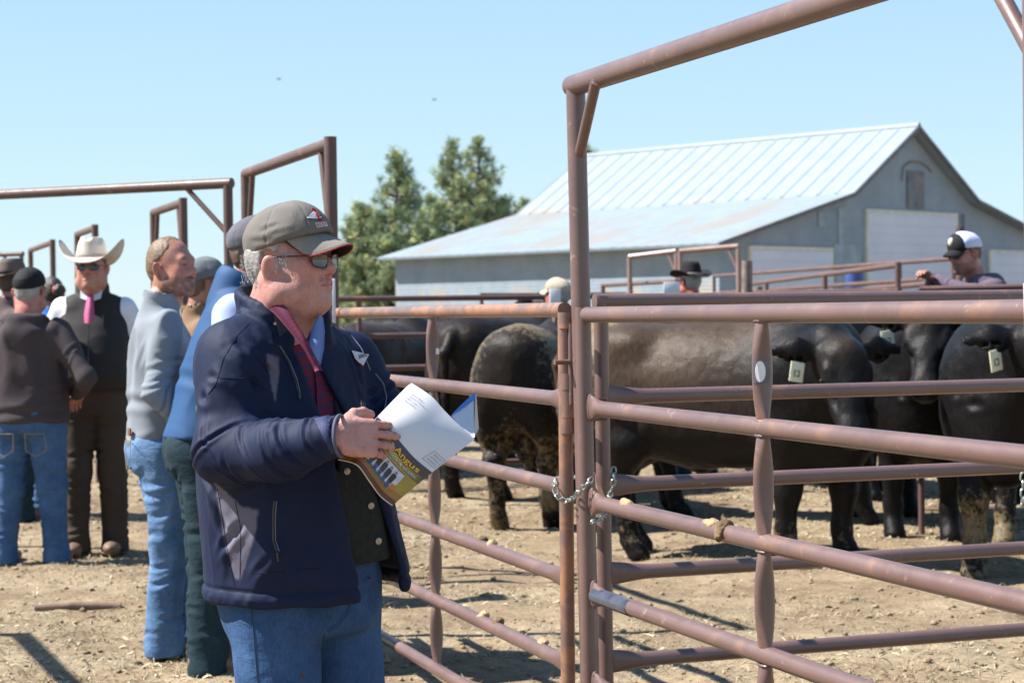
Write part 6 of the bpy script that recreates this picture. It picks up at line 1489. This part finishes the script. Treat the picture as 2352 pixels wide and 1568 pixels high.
    for s in (1, -1):
        c = W([[.01, .14 * s, 0]])[0]; f = Field(c - .25, c + .3, .009); d = rotz(YAW) @ np.array([1, 0, 0]); f.cone(c + d * .02 + [0, 0, .045], c + d * .15 + [0, 0, .04], .048, .045); f.cone(c + d * -.03 + [0, 0, .05], c + [0, 0, .14], .045, .05, .03); f.half((0, 0, .0), (0, 0, -1)); V, Q = f.mesh(); meshobj('boot', V, Q, BOOT, root)
    return root
def JMAT2():
    m = mat('navy_lining', (.011, .014, .034), .55, .25, 12, .5, 40, .006, spec=.4); return m
def NEARJEAN(): return denim('near_denim', (.020, .050, .125), (.046, .105, .225))
JSEAM = mat('denim_seam', (.018, .035, .075), .85)
NM = near_man()

# ------------------------------------------------------------------ catalog and pen
def catalog():
    P0 = globals()['P']
    def P(px, py, Y): return P0(px, py, Y + .035)
    rows = {0.0: [(945, 879, 4.36), (990, 909, 4.345), (1022, 944, 4.335), (1055, 976, 4.33), (1090, 1008, 4.33)],
            .25: [(906, 918, 4.285), (947, 948, 4.265), (980, 985, 4.262), (1011, 1017, 4.27), (1041, 1047, 4.285)],
            .5: [(867, 957, 4.232), (894, 984, 4.215), (920, 1016, 4.215), (952, 1052, 4.225), (992, 1085, 4.24)],
            .75: [(822, 1005, 4.205), (856, 1026, 4.19), (884, 1062, 4.19), (914, 1096, 4.198), (947, 1122, 4.21)],
            1.0: [(777, 1055, 4.20), (820, 1067, 4.185), (849, 1104, 4.18), (874, 1138, 4.185), (902, 1160, 4.19)]}
    ks = sorted(rows); G_ = np.array([[P(*q) for q in rows[k]] for k in ks])
    def S(u, v, off=0.0):
        def cr(Pn, t):
            n = len(Pn) - 1; t = min(max(t, 0), .99999) * n; i = int(t); t -= i; p0, p1, p2, p3 = Pn[max(i - 1, 0)], Pn[i], Pn[i + 1], Pn[min(i + 2, n)]
            return .5 * (2 * p1 + (p2 - p0) * t + (2 * p0 - 5 * p1 + 4 * p2 - p3) * t * t + (3 * p1 - p0 - 3 * p2 + p3) * t ** 3)
        q = cr(np.array([cr(G_[r], u) for r in range(5)]), v)
        return q + CN * off
    e1 = G_[2][4] - G_[2][0]; e2 = G_[4][2] - G_[0][2]; CN = np.cross(e1, e2); CN /= np.linalg.norm(CN); CN = CN if CN[1] < 0 else -CN
    root = thing('catalog', 'open glossy sale catalog with a white back page and a gold and brown front cover', 'catalog', tuple(S(.5, .5)))
    def sheet(name, u0, u1, v0, v1, off, th, mt, nu=20, nv=20, cols=None, parent=root):
        V = []; 
        for o_ in (off, off - th):
            for j in range(nv + 1):
                for i in range(nu + 1): V.append(S(u0 + (u1 - u0) * i / nu, v0 + (v1 - v0) * j / nv, o_))
        k = (nu + 1) * (nv + 1); F_ = []
        for j in range(nv):
            for i in range(nu): a = j * (nu + 1) + i; F_ += [(a, a + 1, a + nu + 2, a + nu + 1), (k + a, k + a + nu + 1, k + a + nu + 2, k + a + 1)]
        bd = [i for i in range(nu + 1)] + [j * (nu + 1) + nu for j in range(1, nv + 1)] + [nv * (nu + 1) + i for i in range(nu - 1, -1, -1)] + [j * (nu + 1) for j in range(nv - 1, 0, -1)]
        for a, b in zip(bd, bd[1:] + bd[:1]): F_.append((a, b, k + b, k + a))
        if cols is not None:
            c = np.array([cols(u0 + (u1 - u0) * i / nu, v0 + (v1 - v0) * j / nv) for _ in (0, 1) for j in range(nv + 1) for i in range(nu + 1)]); c[k:] = (.6, .6, .6)
            return meshobj(name, V, F_, mt, parent, 'auto', c)
        return meshobj(name, V, F_, mt, parent, 'auto')
    PAPER = mat('gloss_paper', (.68, .67, .68), .32, .03, 6, spec=.5); PAPM = mat('page_edges', (.62, .60, .56), .7, .12, 60); COV = mat('printed_cover', (.5, .5, .5), .3, .04, 20, attr=True, spec=.5)
    sheet('pages', .0, 1, .0, .985, -.003, .005, PAPM)
    sheet('back_page', 0, 1, .0, .5, .0005, .001, PAPER)
    def cc(u, v):
        t = (v - .5) / .5; a = np.array([.055, .058, .075]); g = np.array([.42, .30, .035]); b = np.array([.22, .085, .018]); d = np.array([.09, .030, .010]); o_ = np.array([.45, .20, .03])
        n = float(vnoise(np.array([[u * 3, v * 5, 0]]), 1.7, 3)[0]) * .15
        if t < .2: c = a * (1 - max(0, (u - .45)) * 1.0) + b * .7 * max(0, u - .55)
        elif t < .36: c = g * (1.05 - .9 * max(0, u - .72) / .28) + d * max(0, u - .7)
        elif t < .72: c = o_ * (.55 + n) if u < .8 else g * .8 * (1.0 + n)
        elif t < .86: c = b * (1.1 + n) + g * .25 * max(0, u - .2)
        else: c = d * (1 + n)
        if u < .16 and t > .3: c = b * (1.2 - u * 2)
        return np.clip(c, 0, 1)
    cv = sheet('front_cover', .0, 1, .5, 1, .0015, .001, COV, 40, 48, cc)
    def put(name, poly, mt, off, parent, sub=6):
        """polygon in sheet coordinates laid on the cover"""
        bm = bmesh.new(); vs = [bm.verts.new((u, v, 0)) for u, v in poly]; bm.faces.new(vs); bmesh.ops.subdivide_edges(bm, edges=bm.edges[:], cuts=sub, use_grid_fill=True) if len(poly) == 4 else None
        V = [S(v.co.x, v.co.y, off) for v in bm.verts]; bm.verts.index_update(); F_ = [tuple(v.index for v in f_.verts) for f_ in bm.faces]; bm.free(); return meshobj(name, V, F_, mt, parent, False)
    def txt(s, u0, v0, hgt, wid, mt, off, parent, bold=.0, shear=0, name='lettering'):
        V, F_ = textmesh(s, 1, bold, shear); k = wid / V[:, 0].max(); O = [S(u0 + a[0] * k, v0 - a[1] * hgt, off) for a in V]; return meshobj(name, O, F_, mt, parent, False)
    YEL = mat('yellow_ink', (.78, .42, .02), .4, .05); BLKI = mat('black_ink', (.02, .02, .02), .5); WHI = mat('white_ink', (.72, .72, .72), .4, .05); GRI = mat('grey_ink', (.22, .22, .24), .6)
    txt('Kaiser Angus', .085, .602, .082, .80, BLKI, .0026, cv, .045); txt('Kaiser Angus', .08, .598, .082, .80, YEL, .0034, cv, .016)
    txt('PRODUCTION SALE · THURSDAY APRIL 4, 2024 · 1PM · PARK, KANSAS', .0, .665, .044, .90, BLKI, .0026, cv, .06); txt('PRODUCTION SALE · THURSDAY APRIL 4, 2024 · 1PM · PARK, KANSAS', .0, .662, .044, .90, WHI, .0034, cv, .004)
    # the small group picture on the cover
    ph = put('printed_picture', [(.12, .70), (.80, .70), (.80, .895), (.12, .895)], mat('picture_sky', (.50, .52, .58), .35, .2, 60), .0026, cv, 7)
    put('picture_ground', [(.12, .865), (.80, .865), (.80, .895), (.12, .895)], mat('picture_grass', (.10, .13, .06), .4, .3, 200), .0031, ph, 5)
    put('picture_herd', [(.13, .71), (.40, .715), (.40, .80), (.13, .83)], mat('picture_dark', (.05, .07, .04), .4, .6, 150), .0031, ph, 4)
    tops = [(.035, .045, .03), (.40, .03, .02), (.02, .02, .04), (.02, .022, .02), (.03, .035, .03), (.025, .03, .06), (.02, .02, .02)]
    rg = np.random.default_rng(2)
    for i, cl in enumerate(tops):
        u = .17 + i * .088; v = .715 + .004 * (i % 2) + .006 * abs(i - 3); m1 = mat('picture_clothes', cl, .4, .2, 150); w_ = .036
        fig = put('picture_figure', [(u - w_, v + .04), (u - w_ * .6, v + .022), (u + w_ * .6, v + .022), (u + w_, v + .04), (u + w_ * .9, v + .105), (u - w_ * .9, v + .105)], m1, .0036, ph)
        put('picture_legs', [(u - w_ * .8, v + .105), (u + w_ * .8, v + .105), (u + w_ * .7, v + .165), (u - w_ * .7, v + .165)], mat('picture_jeans', (.03, .07, .22), .4, .4, 200), .0036, fig, 2)
        put('picture_face', [(u + .016 * math.cos(a), v + .012 + .013 * math.sin(a)) for a in np.linspace(0, 2 * PI, 10, endpoint=False)], mat('picture_skin', (.42, .22, .16), .4), .0036, fig)
        put('picture_hair', [(u + .017 * math.cos(a), v + .008 + .012 * math.sin(a)) for a in np.linspace(PI, 2 * PI, 8)], BLKI, .0041, fig)
    put('picture_sign', [(.74, .83), (.82, .83), (.82, .88), (.74, .88)], mat('picture_orange', (.45, .16, .02), .4), .0036, ph, 2)
    # return address and postage box on the white page
    for i, s_ in enumerate(('Kaiser Angus', 'Derrell & Tracy Kaiser', '4001 Co. Rd. K', 'Park, KS 67751')): txt(s_, .10, .125 + .028 * i, .026, (.13, .19, .12, .12)[i], GRI, .0024, root)
    pb = [(.80, .335), (.97, .335), (.97, .455), (.80, .455)]
    for a, b in zip(pb, pb[1:] + pb[:1]):
        pts = [S(a[0] + (b[0] - a[0]) * t, a[1] + (b[1] - a[1]) * t, .002) for t in np.linspace(0, 1, 6)]; MB().tube(pts, .0004, 4).build('postage_box', GRI, root)
    for i, s_ in enumerate(('PRSRT STD', 'US POSTAGE', 'PAID')): txt(s_, .83, .372 + .032 * i, .024, .11, GRI, .0022, root)
    # inside pages fanned beyond the far edge: a blue-topped page curling up
    def curl(name, quad, mt, bulge, parent=root, th=.0006, n=12):
        a, b, c, d = [P(*q) for q in quad]; V = []
        for o_ in (0, th):
            for j in range(n + 1):
                for i in range(n + 1):
                    u, v = i / n, j / n; q = (a * (1 - u) + b * u) * (1 - v) + (d * (1 - u) + c * u) * v; V.append(q + np.array([.25, -1, .1]) * (-bulge * math.sin(PI * u) * (1 - .5 * v)) + np.array([0, o_, 0]))
        k = (n + 1) ** 2; F_ = []
        for j in range(n):
            for i in range(n): p_ = j * (n + 1) + i; F_ += [(p_, p_ + 1, p_ + n + 2, p_ + n + 1), (k + p_, k + p_ + n + 1, k + p_ + n + 2, k + p_ + 1)]
        bd = list(range(n + 1)) + [j * (n + 1) + n for j in range(1, n + 1)] + [n * (n + 1) + i for i in range(n - 1, -1, -1)] + [j * (n + 1) for j in range(n - 1, 0, -1)]
        for p_, q_ in zip(bd, bd[1:] + bd[:1]): F_.append((p_, q_, k + q_, k + p_))
        return meshobj(name, V, F_, mt, parent)
    pg = curl('inner_page', [(1036, 955, 4.40), (1088, 915, 4.45), (1090, 1004, 4.36), (1080, 1004, 4.345)], PAPER, .010)
    curl('page_banner', [(1038, 951, 4.399), (1093, 899, 4.455), (1090, 918, 4.447), (1037, 956, 4.397)], mat('blue_ink', (.07, .22, .58), .4, .1), .011, pg)
    curl('inner_page', [(1092, 900, 4.46), (1094, 903, 4.47), (1100, 985, 4.42), (1089, 1006, 4.36)], mat('page_back', (.52, .42, .40), .5, .1), -.004)
    curl('inner_page', [(868, 955, 4.245), (940, 881, 4.372), (949, 884, 4.37), (880, 952, 4.25)], PAPER, .003)
    tag(MB().tube([P(836, 958, 4.262), P(831, 925, 4.285)], .0042, 12).tube([P(832, 930, 4.282), P(838, 924, 4.28), P(839, 934, 4.276)], .0012, 6).tube([P(831, 925, 4.285), P(830, 919, 4.288)], .0026, 10).build('pen', mat('black_plastic', (.015, .015, .017), .2)), 'black ballpoint pen sticking up behind the hand that holds the catalog', 'pen')
catalog()
